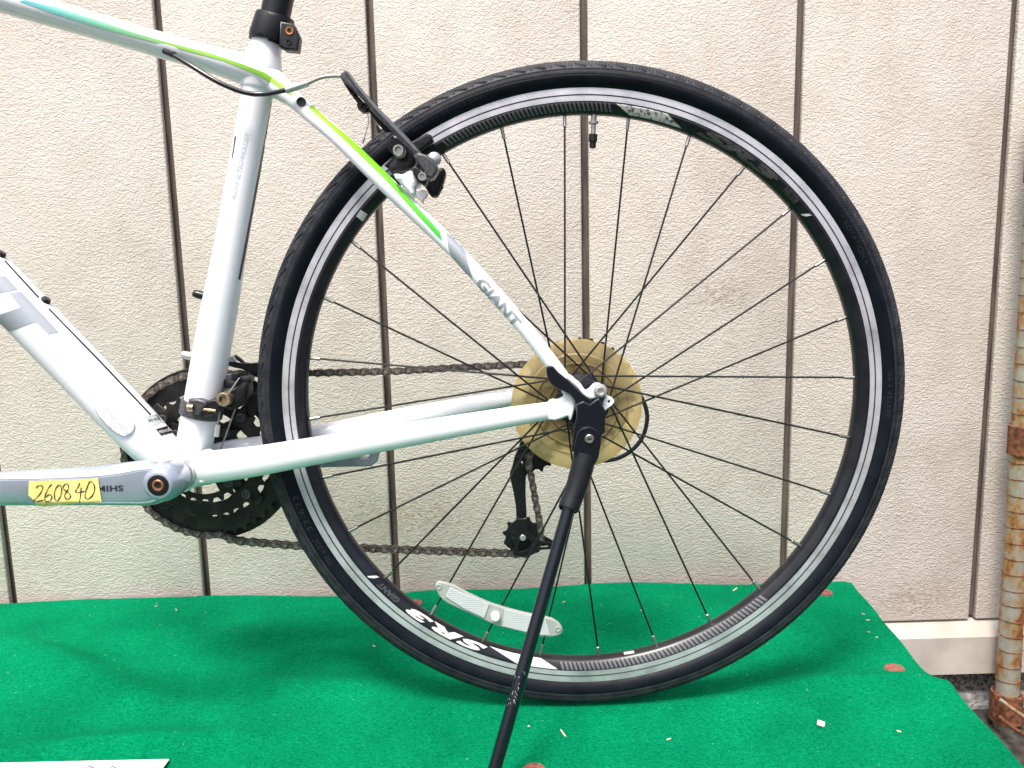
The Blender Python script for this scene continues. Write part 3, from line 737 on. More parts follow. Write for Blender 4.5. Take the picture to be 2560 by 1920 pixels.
# spokes with nipples
for i in range(28):
    a = R(90+2.97-i*360/28)
    near = (i % 2 == 0)
    sg = +1 if (i % 4 in (1, 2)) else -1
    h = a - sg*R(74); rf = .0222
    y = -.0352 if near else .0185
    y += .0016*(1 if sg > 0 else -1)
    p = Vector((.2895*math.cos(a), 0, ZC+.2895*math.sin(a))); q = Vector((rf*math.cos(h), y, ZC+rf*math.sin(h)))
    d = (q-p).normalized()
    n0 = p-d*.003; n1 = p+d*.0095
    V1, F1 = sweep([n0, n1, n1+d*.0006], [.0019, .0019, .0012], 10)
    V2, F2 = sweep([n1-d*.001, q], [.00105, .00105], 8)
    me = mesh('spoke', V1+V2, F1+[tuple(x+len(V1) for x in fc) for fc in F2])
    o = link('spoke', me, [M['nipple'], M['spoke']], wheel)
    for k_, pl in enumerate(me.polygons): pl.material_index = 0 if k_ < len(F1) else 1
# valve
va = ang_of(1487, 300)[0]; a = R(va)
def vp(r_): return Vector((r_*math.cos(a), 0, ZC+r_*math.sin(a)))
vd = [(.293, .0030), (.2845, .0030), (.2844, .0052), (.2822, .0052), (.2821, .0026), (.2720, .0026), (.2719, .0045), (.2650, .0045), (.2645, .0034), (.2590, .0034), (.2583, .0022)]
rows = [vp(r_) for r_, _ in vd]
V, F = sweep(rows, [x[1] for x in vd], 18); ob = link('valve', mesh('valve', V, F), [M['nipple'], M['blackpl']], wheel, auto=30)
for pl in ob.data.polygons:
    c = pl.center; pl.material_index = 1 if math.hypot(c.x, c.z-ZC) < .2722 else 0
# cassette behind a yellowed spoke guard
def cog_loop(rt, rr__, n, c, ph=0, duty=.5):
    L = []
    for k in range(n):
        for f_, r_ in ((0, rr__), (.18, rr__*.9+rt*.1), (.36, rt), (.56, rt), (.74, rr__*.9+rt*.1)):
            a = 2*math.pi*(k+f_)/n+ph; L.append((c[0]+r_*math.cos(a), c[1]+r_*math.sin(a)))
    return L
def circ(r_, c, n=48): return [(c[0]+r_*math.cos(2*math.pi*k/n), c[1]+r_*math.sin(2*math.pi*k/n)) for k in range(n)]
for k, (nt, rt) in enumerate(((30, .0628), (26, .0545), (23, .0485), (20, .0425), (17, .0365), (15, .0325), (13, .0285), (11, .0245))):
    plate_xz('cog', [cog_loop(rt, rt-.0042, nt, (0, ZC)), circ(.0165, (0, ZC), 32)], .0265+.0044*k, .0265+.0044*k+.0018, M['chaindark'], wheel, .0003)
gx, gz = -.0038, ZC-.0105
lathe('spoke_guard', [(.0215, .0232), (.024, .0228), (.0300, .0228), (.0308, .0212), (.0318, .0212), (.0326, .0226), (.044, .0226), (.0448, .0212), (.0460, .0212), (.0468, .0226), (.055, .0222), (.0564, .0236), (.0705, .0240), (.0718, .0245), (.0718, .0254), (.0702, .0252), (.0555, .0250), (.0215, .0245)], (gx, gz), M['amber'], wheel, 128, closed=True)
# wheel reflector
rl = []
def refl(pts): return [(780+x/4.254, 1400+y/4.254) for x, y in pts]
ro = crop([(708, 285), (722, 265), (745, 260), (830, 285), (900, 325), (1030, 385), (1130, 418), (1260, 452), (1390, 478), (1440, 495), (1478, 525), (1490, 555), (1478, 580), (1440, 592), (1400, 596), (1330, 590), (1190, 552), (1090, 528), (1010, 492), (890, 438), (780, 385), (735, 345)], 800, 1350, 2.458)
refl_o = plate('reflector', [ro], -.013, -.0075, M['reflector'], wheel, .0012, smooth=3)
for nm, pts in (('lens', [(800, 292), (880, 330), (1040, 395), (1010, 480), (890, 425), (770, 350)]), ('lens', [(1135, 425), (1385, 485), (1418, 588), (1330, 582), (1120, 530)])):
    plate(nm, [crop(pts, 800, 1350, 2.458)], -.0142, -.0128, M['lens'], refl_o, .0004)
pc = B(800+1078/2.458, 1350+474/2.458, -.017)
lathe('clip', [(0, -.0195), (.0035, -.0195), (.0048, -.0185), (.0050, -.0165), (.0050, -.012)], (pc.x, pc.z), M['whitepl'], refl_o, 28)
for e in ((730, 288), (1462, 548)):
    q = B(800+e[0]/2.458, 1350+e[1]/2.458, -.0133); lathe('eyelet', [(0, -.0133), (.0017, -.0133), (.0022, -.0141), (.0032, -.0138), (.0034, -.0125)], (q.x, q.z), M['reflector'], refl_o, 16)

# --- chainset
cs_ = empty('crankset', bike); CC = (BX, BZ)
def spider_window(a0_, a1_, r0, r1, n=8):
    L = [(BX+r1*math.cos(R(a0_+(a1_-a0_)*t/n)), BZ+r1*math.sin(R(a0_+(a1_-a0_)*t/n))) for t in range(n+1)]
    L += [(BX+r0*math.cos(R(a1_+(a0_-a1_)*t/n)), BZ+r0*math.sin(R(a1_+(a0_-a1_)*t/n))) for t in range(n+1)]
    return L
plate_xz('chain_guard', [circ(.0995, CC, 160), circ(.0735, CC, 96)], .0535, .0560, M['ring'], cs_, .0006)
plate_xz('chainring', [cog_loop(.0945, .0895, 46, CC), cog_loop(.0700, .0720, 20, CC)], .0455, .0475, M['ring'], cs_, .0004)
plate_xz('chainring', [cog_loop(.0725, .0672, 34, CC), cog_loop(.0510, .0530, 8, CC, .3)], .0375, .0393, M['ring'], cs_, .0004)
plate_xz('chainring', [cog_loop(.0515, .0462, 24, CC)]+[spider_window(c-24, c+24, .030, .0405) for c in (0, 90, 180, 270)], .0295, .0313, M['ring'], cs_, .0004)
for k, a in enumerate((45, 135, 225, 315)):
    ca, sa = math.cos(R(a)), math.sin(R(a))
    L = [(BX+ca*r_-sa*w_, BZ+sa*r_+ca*w_) for r_, w_ in ((.02, .010), (.045, .008), (.078, .0085), (.080, 0), (.078, -.0085), (.045, -.008), (.02, -.010))]
    plate_xz('spider_arm', [L], .0415, .0452, M['ring'], cs_, .001)
    for r_, y in ((.0615, .0365), (.039, .0285)):
        lathe('chainring_bolt', [(0, y), (.0025, y), (.003, y-.0012), (.0050, y-.0014), (.0056, y-.0004), (.0056, y+.003)], (BX+r_*ca, BZ+r_*sa), M['greyalloy'], cs_, 24)
for k in range(9):
    a = R(20+40*k); lathe('rivet', [(0, .0443), (.002, .0443), (.0028, .0448), (.0028, .0460)], (BX+.083*math.cos(a), BZ+.083*math.sin(a)), M['ring'], cs_, 14)
lathe('spindle_cup', [(0, -.046), (.0165, -.046), (.0185, -.0450), (.0185, -.0342), (.0, -.0342)], CC, M['steel'], cs_, 56)
lathe('spindle', [(0, .034), (.018, .034), (.022, .036), (.022, .046), (.014, .05), (.014, .085), (0, .085)], CC, M['ring'], cs_, 40)
st_ = [(-900, 205, 292, 498, 545), (-400, 190, 280, 503, 548), (0, 168, 263, 508, 550), (500, 142, 257, 507, 550), (1000, 108, 237, 498, 548), (1300, 74, 208, 490, 550), (1560, 50, 160, 482, 548), (1680, 66, 150, 440, 520), (1760, 110, 160, 400, 485)]
st_ = catmull(st_, 6); V = []; ns = 12
for x, t_, l_, lo_, b_ in st_:
    def zz(v, y): q = B(x/4.424, 1140+v/4.424, y); return q
    row = [(t_+12, -.0600), (t_+3, -.0630), (t_, -.0668), (t_+(l_-t_)*.18, -.0722), (t_+(l_-t_)*.55, -.0768), (l_-9, -.0790), (l_+1, -.0786), (l_+10, -.0797), (lo_, -.0799), (b_-14, -.0770), (b_, -.0700), (b_-6, -.0600)]
    X = B(x/4.424, 1140+350/4.424, -.08).x
    for v, y in row:
        q = zz(v, y); V.append((X, y, q.z))
F = []
for i in range(len(st_)-1):
    for k in range(ns): F.append((i*ns+k, i*ns+(k+1) % ns, (i+1)*ns+(k+1) % ns, (i+1)*ns+k))
F += [tuple(range(ns)), tuple(range((len(st_)-1)*ns, len(st_)*ns))[::-1]]
me = mesh('crank_arm', V, F); bm = bmesh.new(); bm.from_mesh(me); bmesh.ops.recalc_face_normals(bm, faces=bm.faces); bm.to_mesh(me); bm.free()
arm = link('crank_arm', me, M['crank'], cs_, auto=50)
arm2 = lathe('crank_boss', [(.0, -.0838), (.0122, -.0838), (.0134, -.0832), (.0142, -.0818), (.0160, -.0800), (.0184, -.0750), (.0194, -.068), (.0190, -.056), (.0175, -.0465), (0, -.0465)], CC, M['crank'], cs_, 64)
lathe('crank_cap', [(.0055, -.0846), (.0095, -.0846), (.0103, -.0842), (.0103, -.083), (.0055, -.083)], CC, M['blackpl'], cs_, 48, closed=True)
lathe('crank_bolt', [(.0034, -.0832), (.0036, -.0850), (.0050, -.0852), (.0057, -.0846), (.0057, -.083)], CC, M['copper'], cs_, 6*6)
hexl = [(BX+.0036*math.cos(R(60*k+15)), BZ+.0036*math.sin(R(60*k+15))) for k in range(6)]
plate_xz('bolt_socket', [hexl], -.08385, -.083, M['hole'], cs_, .0001)
# groove line along the crank and lettering
lettering('lettering', 'SHIM', (308, 1212.5), (-66, 2), (1, 15), arm, M['darkink'], bold=.03, spacing=1.05, off=.0003)
tape = decal('paper_label', crop([(325, 275), (700, 262), (1090, 243), (1108, 370), (1130, 500), (800, 520), (520, 545), (430, 545), (370, 480), (320, 430)], 0, 1140, 4.424), arm, M['tape'], off=.0010, parent=cs_, maxlen=9)
dg = [[(410, 350), (430, 325), (470, 325), (480, 350), (460, 400), (420, 450), (385, 485), (390, 497), (440, 493), (500, 480)],
      [(582, 308), (550, 340), (520, 400), (503, 460), (515, 497), (550, 495), (578, 465), (575, 430), (545, 425), (515, 455)],
      [(655, 318), (622, 360), (608, 430), (620, 485), (650, 485), (680, 430), (690, 370), (678, 322), (655, 318)],
      [(768, 345), (755, 305), (725, 310), (705, 345), (720, 370), (765, 400), (787, 440), (765, 470), (735, 465), (722, 430), (745, 390), (770, 350)],
      [(890, 295), (870, 340), (845, 380), (850, 397), (900, 395), (945, 385)], [(905, 345), (897, 430), (885, 507)],
      [(985, 300), (1010, 278), (1045, 310), (1053, 370), (1030, 430), (985, 470), (955, 460), (948, 420), (968, 350), (992, 293)]]
strokes('handwriting', [crop(L, 0, 1140, 4.424) for L in dg], 2.9, arm, M['ink'], off=.0014, parent=cs_)
# far crank arm with its pedal eye
far = crop([(500, 500), (650, 480), (980, 480), (1130, 510), (1162, 580), (1140, 660), (1080, 703), (1000, 705), (610, 712), (200, 730), (-900, 720), (-900, 560)], 640, 980, 3.771)
plate('far_crank_arm', [far, crop([(980, 600), (1000, 625), (1050, 622), (1075, 595), (1040, 575), (1000, 575)], 640, 980, 3.771)], .074, .086, M['crank'], cs_, .002)

# --- chain: one link after another along its path
chain = empty('chain', bike); CY = .0448
path = []
for t in range(0, 25):
    a = R(275-t*7.5); path.append((BX+.0925*math.cos(a), BZ+.0925*math.sin(a), .0463))
top = [(600, 934, .046), (700, 935, .046), (775, 932.6, .0455), (985, 928.6, .0455), (1117, 920.6, .0455), (1300, 911.6, .0455), (1390, 906, .0455)]
for px, py, y in top:
    p = B(px, py, y); path.append((p.x, p.z, y))
for t in range(0, 14):
    a = R(92-t*13.5); path.append((.0365*math.cos(a), ZC+.0365*math.sin(a), .0455))
for px, py, y in ((1440, 1095, .046), (1390, 1120, .047), (1340, 1120, .048), (1318, 1145, .049), (1326, 1180, .049), (1334, 1225, .049), (1342, 1270, .049), (1350, 1310, .049), (1355, 1340, .049), (1345, 1368, .049), (1318, 1384, .049), (1285, 1384, .049), (1120, 1378, .048), (900, 1370, .047), (752, 1365, .047), (640, 1356, .0465), (585, 1351, .0463)):
    p = B(px, py, y); path.append((p.x, p.z, y))
path.append(path[0])
P = np.array(path); seg = np.linalg.norm(np.diff(P[:, :2], axis=0), axis=1); cum = np.concatenate([[0], np.cumsum(seg)])
tot = cum[-1]; NL = int(round(tot/.0127)); NL += NL % 2; step = tot/NL
def on_path(s):
    s %= tot; k = min(np.searchsorted(cum, s, side='right')-1, len(seg)-1); t = (s-cum[k])/max(seg[k], 1e-9); return P[k]*(1-t)+P[k+1]*t
def link_mesh(outer):
    Lp = step; r0, r1, ww = .0043, .0030, .0033 if outer else .0023
    lo = []
    for k in range(9): a = math.pi/2+math.pi*k/8; lo.append((-Lp/2+r0*math.cos(a), r0*math.sin(a)))
    lo.append((0, -r1))
    for k in range(9): a = -math.pi/2+math.pi*k/8; lo.append((Lp/2+r0*math.cos(a), r0*math.sin(a)))
    lo.append((0, r1))
    V, F, Mi = [], [], []
    nl = len(lo)
    for s in (-1, 1):
        for yy_ in (s*ww-.0005, s*ww+.0005):
            V += [(x, yy_, z) for x, z in lo]
        b = len(V)-2*nl
        F.append(tuple(range(b, b+nl))); F.append(tuple(range(b+nl, b+2*nl))[::-1]); Mi += [0, 0]
        for k in range(nl): F.append((b+k, b+nl+k, b+nl+(k+1) % nl, b+(k+1) % nl)); Mi.append(0)
    for cx in (-Lp/2, Lp/2):
        rr2, h = (.0019, .0041) if outer else (.0036, .0019)
        b = len(V); n_ = 12
        for y_ in (-h, h):
            V += [(cx+rr2*math.cos(2*math.pi*k/n_), y_, rr2*math.sin(2*math.pi*k/n_)) for k in range(n_)]
        F.append(tuple(range(b, b+n_))); F.append(tuple(range(b+n_, b+2*n_))[::-1]); Mi += [1, 1]
        for k in range(n_): F.append((b+k, b+n_+k, b+n_+(k+1) % n_, b+(k+1) % n_)); Mi.append(1)
    me = mesh('chain_link', V, F); me.materials.append(M['chain']); me.materials.append(M['pin'] if outer else M['chaindark']); me.polygons.foreach_set('material_index', Mi); return me
lm = [link_mesh(True), link_mesh(False)]
for k in range(NL):
    a, b = on_path(k*step), on_path((k+1)*step); c = (a+b)/2; an = math.atan2(b[1]-a[1], b[0]-a[0])
    o = bpy.data.objects.new('chain_link', lm[k % 2]); COL.objects.link(o); o.parent = chain
    o.location = (c[0], c[2], c[1]); o.rotation_euler = (0, -an, 0)

# --- rear derailleur
rd = empty('rear_derailleur', bike)
def c5(L): return crop(L, 1240, 1080, 4.88)
plate('knuckle', [c5([(285, 190), (300, 120), (420, 90), (440, 150), (520, 215), (545, 385), (470, 420), (420, 460), (365, 540), (360, 720), (375, 1050), (250, 1060), (245, 920), (215, 740), (180, 590), (170, 520), (205, 420), (230, 310)]), c5([(300, 375), (330, 335), (350, 360), (355, 412), (320, 410)])], .056, .066, M['blackpl'], rd, .0008)
pcx = B(1240+325/4.88, 1080+1265/4.88, .049)
plate_xz('jockey_wheel', [cog_loop(.0232, .0195, 11, (pcx.x, pcx.z), .4)], .0475, .0505, M['blackpl'], rd, .0006)
pu = B(1340, 1135, .049); plate_xz('jockey_wheel', [cog_loop(.0212, .0175, 11, (pu.x, pu.z), .2)], .0475, .0505, M['blackpl'], rd, .0006)
plate('cage', [c5([(180, 1130), (260, 1060), (375, 1060), (395, 1180), (470, 1280), (560, 1330), (700, 1360), (690, 1430), (540, 1440), (460, 1490), (390, 1520), (300, 1520), (215, 1505), (205, 1440), (235, 1400), (180, 1320), (160, 1220)]), c5([(290, 1330), (400, 1310), (440, 1360), (380, 1440), (285, 1465), (275, 1400)]), c5([(500, 1375), (640, 1375), (630, 1405), (520, 1408)])], .0415, .0435, M['blackpl'], rd, .0008)
plate('cage', [c5([(105, 1330), (130, 1260), (200, 1240), (300, 1300), (590, 1270), (700, 1330), (700, 1380), (500, 1400), (300, 1440), (180, 1430), (120, 1390)])], .0545, .0562, M['blackpl'], rd, .0008)
lathe('pulley_bolt', [(0, .0402), (.003, .0402), (.0036, .0408), (.0036, .042)], (pcx.x, pcx.z), M['steel'], rd, 20)
for hx, hy in ((215, 1220), (212, 1293)):
    q = B(1240+hx/4.88, 1080+hy/4.88, .041); lathe('cage_hole', [(0, .0411), (.0026, .0411), (.0026, .042)], (q.x, q.z), M['hole'], rd, 18)
rod('cable_loop', [B(1200+x/2.552, 800+y/2.552, .085) for x, y in ((960, 430), (1020, 480), (1058, 560), (1065, 650), (1030, 760), (950, 845), (850, 890), (740, 900))], .0026, M['housing'], rd)

# --- dropout, axle end and kickstand on the near side
def c4(L): return crop(L, 1380, 900, 8.296)
plate('dropout', [c4([(200, 640), (310, 660), (400, 740), (470, 860), (480, 960), (400, 1240), (360, 1230), (330, 1170), (200, 1220), (-60, 1240), (-60, 860), (100, 830), (230, 780), (245, 720)])], -.0740, -.0640, M['white'], bike, .0022, smooth=2)
plate('dropout', [c4([(380, 320), (480, 400), (600, 500), (660, 600), (720, 640), (800, 590), (860, 520), (940, 490), (1040, 520), (1100, 600), (1090, 700), (1020, 770), (900, 790), (820, 820), (740, 790), (640, 730), (540, 600), (300, 380)])], -.0755, -.0655, M['white'], bike, .0022, smooth=2)
plate('mudguard_eyelet', [c4([(1120, 700), (1170, 750), (1240, 780), (1290, 840), (1290, 890), (1250, 940), (1090, 1060), (1060, 960), (1070, 870), (1110, 800)]), c4([(1145, 865), (1185, 825), (1222, 860), (1185, 912)])], -.0730, -.0670, M['white'], bike, .001)
q = B(1380+1000/8.296, 900+640/8.296, -.0762)
lathe('dropout_bolt', [(.0, -.0790), (.0024, -.0790), (.0029, -.0806), (.0045, -.0806), (.0050, -.0800), (.0050, -.0772), (.0064, -.0770), (.0067, -.0764), (.0067, -.0745)], (q.x, q.z), M['steel'], bike, 36)
ks = empty('kickstand', bike)
plate('hook_arm', [crop([(425, 305), (440, 295), (470, 300), (500, 335), (570, 390), (640, 460), (720, 520), (785, 592), (760, 620), (690, 640), (620, 610), (608, 520), (570, 470), (510, 445), (455, 410), (430, 360)], 1200, 800, 2.552)], -.0800, -.0755, M['blackgloss'], ks, .0012, smooth=2)
plate('bracket', [crop([(612, 540), (660, 520), (700, 540), (760, 500), (800, 580), (798, 720), (770, 740), (745, 760), (600, 850), (585, 830), (600, 700), (620, 610)], 1200, 800, 2.552)], -.0850, -.0790, M['blackgloss'], ks, .0012)
plate('pivot_plate', [crop([(655, 692), (700, 683), (745, 700), (772, 745), (765, 830), (735, 920), (640, 940), (600, 855), (608, 780), (625, 715)], 1200, 800, 2.552)], -.0905, -.0852, M['blackgloss'], ks, .0010, smooth=2)
q = B(1200+698/2.552, 800+758/2.552, -.0910)
lathe('pivot_screw', [(0, -.0912), (.0012, -.0924), (.0036, -.0926), (.0044, -.0918), (.0046, -.090)], (q.x, q.z), M['nipple'], ks, 24)
for (x, y, wd) in ((1, 0, 0),):
    plate_xz('screw_slot', [[(q.x-.0022, q.z-.0005), (q.x+.0022, q.z-.0005), (q.x+.0022, q.z+.0005), (q.x-.0022, q.z+.0005)], ], -.0929, -.0920, M['hole'], ks, .0001)
tube('sleeve', [(1200+672/2.552, 800+850/2.552, -.083, 56), (1200+655/2.552, 800+930/2.552, -.085, 57), (1200+625/2.552, 800+1040/2.552, -.088, 55), (1200+596/2.552, 800+1120/2.552, -.091, 53), (1200+568/2.552, 800+1195/2.552, -.094, 53), (1200+564/2.552, 800+1206/2.552, -.0945, 49)], M['black'], ks, n=40)
foot = LB @ WT(1219, 1985, .004)
ft = Vector(foot)
leg0 = B(1200+572/2.552, 800+1180/2.552, -.0935)
V, F = sweep([leg0, leg0.lerp(ft, .5), ft], [.0060, .0062, .0064], 32); leg = link('leg', mesh('leg', V, F), M['blackgloss'], ks)
V, F = sweep([ft.lerp(leg0, .07), ft], [.0085, .0095], 24); link('rubber_foot', mesh('rubber_foot', V, F), M['blackpl'], ks)
M['scuff'] = mat('scuffed_paint', (.45, .45, .44), .5); vary(M['scuff'], (.03, .03, .032), (.6, .6, .58), 700, 3, .42, .58)
random.seed(3)
sl_ = []
for k in range(26):
    x, y = random.gauss(1205, 14), random.gauss(915, 55); x += (900-y)*.22; d_ = random.uniform(8, 34); an = random.gauss(1.9, .5)
    sl_.append([(x, y), (x+d_*.5*math.cos(an)+2, y+d_*.5*math.sin(an)), (x+d_*math.cos(an), y+d_*math.sin(an))])
strokes('scuff', [crop(L, 800, 1350, 2.458) for L in sl_[:15]], 1.1, leg, M['scuff'], off=.0002)

# --- rear rim brake
br = empty('rear_brake', bike)
def c6(L): return crop(L, 840, 160, 5.531)
def cb(L): return crop(L, 700, 100, 3.318)
plate('brake_boss', [cb([(940, 1112), (1010, 1110), (1050, 1090), (1090, 1085), (1130, 1140), (1150, 1190), (1120, 1230), (1110, 1290), (1060, 1260), (1000, 1190)])], -.058, -.034, M['white'], bike, .005, smooth=3)
arm_b = plate('brake_arm', [c6([(50, 165), (75, 120), (120, 85), (180, 110), (220, 170), (300, 280), (420, 420), (560, 580), (790, 810), (960, 980), (1110, 1150), (1200, 1250), (1180, 1330), (1080, 1290), (1050, 1220), (960, 1130), (760, 920), (640, 800), (500, 650), (350, 470), (200, 320), (100, 230)])], -.0600, -.0500, M['greyalloy'], br, .0016)
plate('brake_arm_rib', [c6([(130, 105), (185, 125), (300, 290), (560, 590), (800, 830), (1110, 1165), (1150, 1230), (1090, 1200), (780, 880), (540, 630), (270, 310)])], -.0618, -.0598, mat('polished_alloy_edge', (.16, .165, .18), .35, .5), br, .0008)
plate('brake_arm_back', [c6([(55, 175), (120, 290), (190, 400), (290, 530), (440, 640), (560, 800), (660, 920), (760, 930), (480, 640), (330, 470), (200, 330)])], -.0500, -.0420, M['blackpl'], br, .001)
plate('pivot_block', [c6([(1070, 1270), (1130, 1215), (1250, 1255), (1330, 1310), (1400, 1410), (1400, 1480), (1340, 1570), (1290, 1590), (1215, 1500), (1150, 1400), (1110, 1330)])], -.0640, -.0440, M['greyalloy'], br, .0025)
q = B(840+1360/5.531, 160+1315/5.531, -.052); 
o = lathe('pivot_bolt', [(0, -.006), (.0035, -.0055), (.006, -.0035), (.0068, 0), (.0068, .008)], (0, 0), M['steel'], br, 28); o.location = (q.x, q.y, q.z); o.rotation_euler = (0, 0, R(18))
plate('spring_arm', [c6([(1040, 1440), (1100, 1400), (1170, 1480), (1260, 1580), (1230, 1680), (1160, 1640), (1080, 1540)])], -.0660, -.0500, M['blackpl'], br, .002)
q = B(840+1200/5.531, 160+1565/5.531, -.062)
lathe('spring_screw', [(0, -.0665), (.002, -.0665), (.0024, -.0682), (.0038, -.0682), (.0042, -.067), (.0042, -.055)], (q.x, q.z), M['nipple'], br, 20)
plate('spring_leaf', [cb([(1130, 1240), (1220, 1250), (1225, 1290), (1190, 1330), (1190, 1360), (1130, 1300)])], -.056, -.050, M['steel'], br, .001)
# pad holder with its pad
plate('brake_pad', [cb([(865, 1040), (940, 960), (1000, 900), (1090, 840), (1215, 775), (1250, 785), (1270, 830), (1160, 920), (1050, 990), (960, 1040), (900, 1060)])], -.0240, -.0122, M['blackpl'], br, .0024)
plate('pad_holder', [cb([(885, 850), (930, 790), (1000, 800), (1090, 900), (1130, 990), (1090, 1060), (1000, 1080), (940, 1100), (900, 1050), (960, 960), (900, 910)])], -.0440, -.0240, M['black'], br, .004, smooth=2)
lathe_c = B(840+866/5.531, 160+1195/5.531, -.062)
lathe('pad_bolt', [(0, -.0610), (.0030, -.0610), (.0034, -.0650), (.0046, -.0650), (.0052, -.0640), (.0052, -.0560), (.0062, -.0555), (.0062, -.052), (.0050, -.0515), (.0050, -.040)], (lathe_c.x, lathe_c.z), M['nipple'], br, 36)
q = B(840+1172/5.531, 160+1070/5.531, -.0245); lathe('pad_pin', [(0, -.0246), (.0022, -.0246), (.0022, -.0235)], (q.x, q.z), M['hole'], br, 16)
for (x, y, r_) in ((235, 395, 42), (385, 600, 58)):
    q = B(840+x/5.531, 160+y/5.531, -.05); k_ = r_/5.531/pxm(840+x/5.531, 160+y/5.531, -.05)
    lathe('cable_clamp_bolt', [(0, -.052), (k_*.5, -.052), (k_*.6, -.0535), (k_*.95, -.0535), (k_, -.052), (k_, -.040)], (q.x, q.z), M['blackpl'], br, 24)
plate('cable_clamp', [c6([(285, 560), (300, 530), (400, 560), (460, 600), (430, 665), (350, 660), (305, 620)])], -.0480, -.0380, M['black'], br, .001)
rod('cable_tail', [B(840+x/5.531, 160+y/5.531, -.02) for x, y in ((425, 660), (448, 760), (430, 900), (385, 1030))], .0006, M['cable'], br, n=8)
rod('cable_crimp', [B(840+x/5.531, 160+y/5.531, -.02) for x, y in ((387, 1020), (362, 1095))], .0014, M['steel'], br, n=10)
# far side of the brake
plate('far_brake_arm', [c6([(545, 850), (570, 840), (610, 890), (640, 900), (1400, 1500), (1440, 1600), (1480, 1700), (1440, 1760), (1350, 1640), (700, 1000), (600, 970), (570, 930)])], .045, .055, M['blackpl'], br, .002)
plate('far_pivot_block', [cb([(1200, 1190), (1300, 1080), (1350, 1060), (1370, 1100), (1350, 1180), (1330, 1230), (1300, 1290), (1250, 1290), (1220, 1240)])], .040, .060, M['blackpl'], br, .004, smooth=2)

# --- front derailleur on the seat tube
fd = empty('front_derailleur', bike)
def d4(L): return crop(L, 440, 850, 5.925)
ax0, ax1 = B(508, 1004, 0), B(501, 1040, 0)
rt = .5*89/pxm(505, 1020, 0)
V, F = sweep([ax0, ax0, ax0.lerp(ax1, .08), ax0.lerp(ax1, .92), ax1, ax1], [rt, rt+.002, rt+.0032, rt+.0032, rt+.002, rt], 48); link('clamp_band', mesh('clamp_band', V, F), M['greyalloy'], fd)
plate('clamp_lug', [d4([(180, 880), (330, 880), (440, 920), (450, 960), (330, 1110), (270, 1100), (260, 1060), (190, 1030), (175, 950)])], -.0290, -.0170, M['greyalloy'], fd, .002)
plate('clamp_nut_arm', [d4([(390, 1020), (440, 920), (520, 885), (600, 890), (640, 810), (670, 830), (660, 960), (640, 1060), (560, 1110), (430, 1145), (400, 1110)])], -.0270, -.0130, M['black'], fd, .002)
tube('clamp_bolt', [(440+175/5.925, 850+1000/5.925, -.0295, 19), (440+260/5.925, 850+1003/5.925, -.0295, 19)], M['brass'], fd, n=16, sub=2)
tube('clamp_bolt', [(440+260/5.925, 850+1005/5.925, -.026, 8), (440+590/5.925, 850+1050/5.925, -.0275, 8)], M['brass'], fd, n=12, sub=2)
plate('body', [d4([(690, 740), (800, 720), (900, 700), (980, 640), (1040, 700), (1030, 820), (1010, 880), (940, 940), (880, 1020), (800, 1040), (690, 1000), (640, 920), (660, 840)])], -.0160, .0100, M['blackpl'], fd, .004, smooth=2)
plate('link_arm', [d4([(700, 590), (830, 610), (930, 560), (1080, 540), (1110, 590), (1050, 700), (960, 700), (850, 730), (700, 690)])], -.004, .012, M['black'], fd, .003)
plate('pivot_disc', [d4([(815, 560), (830, 510), (880, 475), (925, 500), (920, 560), (880, 605), (830, 600)])], -.012, -.004, M['blackpl'], fd, .002, smooth=2)
plate('cage', [d4([(770, 310), (960, 340), (1080, 345), (1180, 340), (1260, 330), (1330, 420), (1320, 560), (1140, 530), (1080, 480), (960, 430), (820, 400), (765, 380)])], .036, .039, M['black'], fd, .001)
plate('cage', [d4([(845, 240), (880, 215), (940, 260), (1020, 330), (1140, 350), (1250, 340), (1250, 480), (1120, 500), (1050, 380), (930, 320), (870, 290)])], .054, .057, M['black'], fd, .001)
plate('cage_tail', [d4([(1040, 760), (1300, 830), (1330, 1130), (1240, 1060), (1010, 870)])], .030, .034, M['blackpl'], fd, .001)
plate('grey_link', [d4([(770, 300), (790, 240), (830, 240), (880, 310), (860, 330), (770, 318)])], .030, .036, M['crank'], fd, .001)
plate('grey_link', [d4([(730, 520), (820, 500), (830, 600), (720, 590)])], .020, .028, M['crank'], fd, .001)
q = B(440+752/5.925, 850+860/5.925, -.017)
lathe('anchor_bolt', [(0, -.0255), (.0036, -.0255), (.0040, -.0290), (.0064, -.0291), (.0072, -.0280), (.0072, -.0150)], (q.x, q.z), M['brass'], fd, 40)
rod('gear_cable', [B(440+x/5.925, 850+y/5.925, -.018) for x, y in ((940, 560), (775, 800))], .0009, M['cable'], fd, n=8)
rod('cable_tail', [B(440+x/5.925, 850+y/5.925, -.020) for x, y in ((690, 920), (650, 1010), (640, 1120), (620, 1260))], .0009, M['cable'], fd, n=8)
rod('cable_crimp', [B(440+x/5.925, 850+y/5.925, -.020) for x, y in ((622, 1255), (602, 1430))], .0026, M['steel'], fd, n=12)
rod('gear_cable', [B(440+x/5.925, 850+y/5.925, .006) for x, y in ((880, 1010), (655, 1640), (600, 1780))], .0009, M['cable'], fd, n=8)

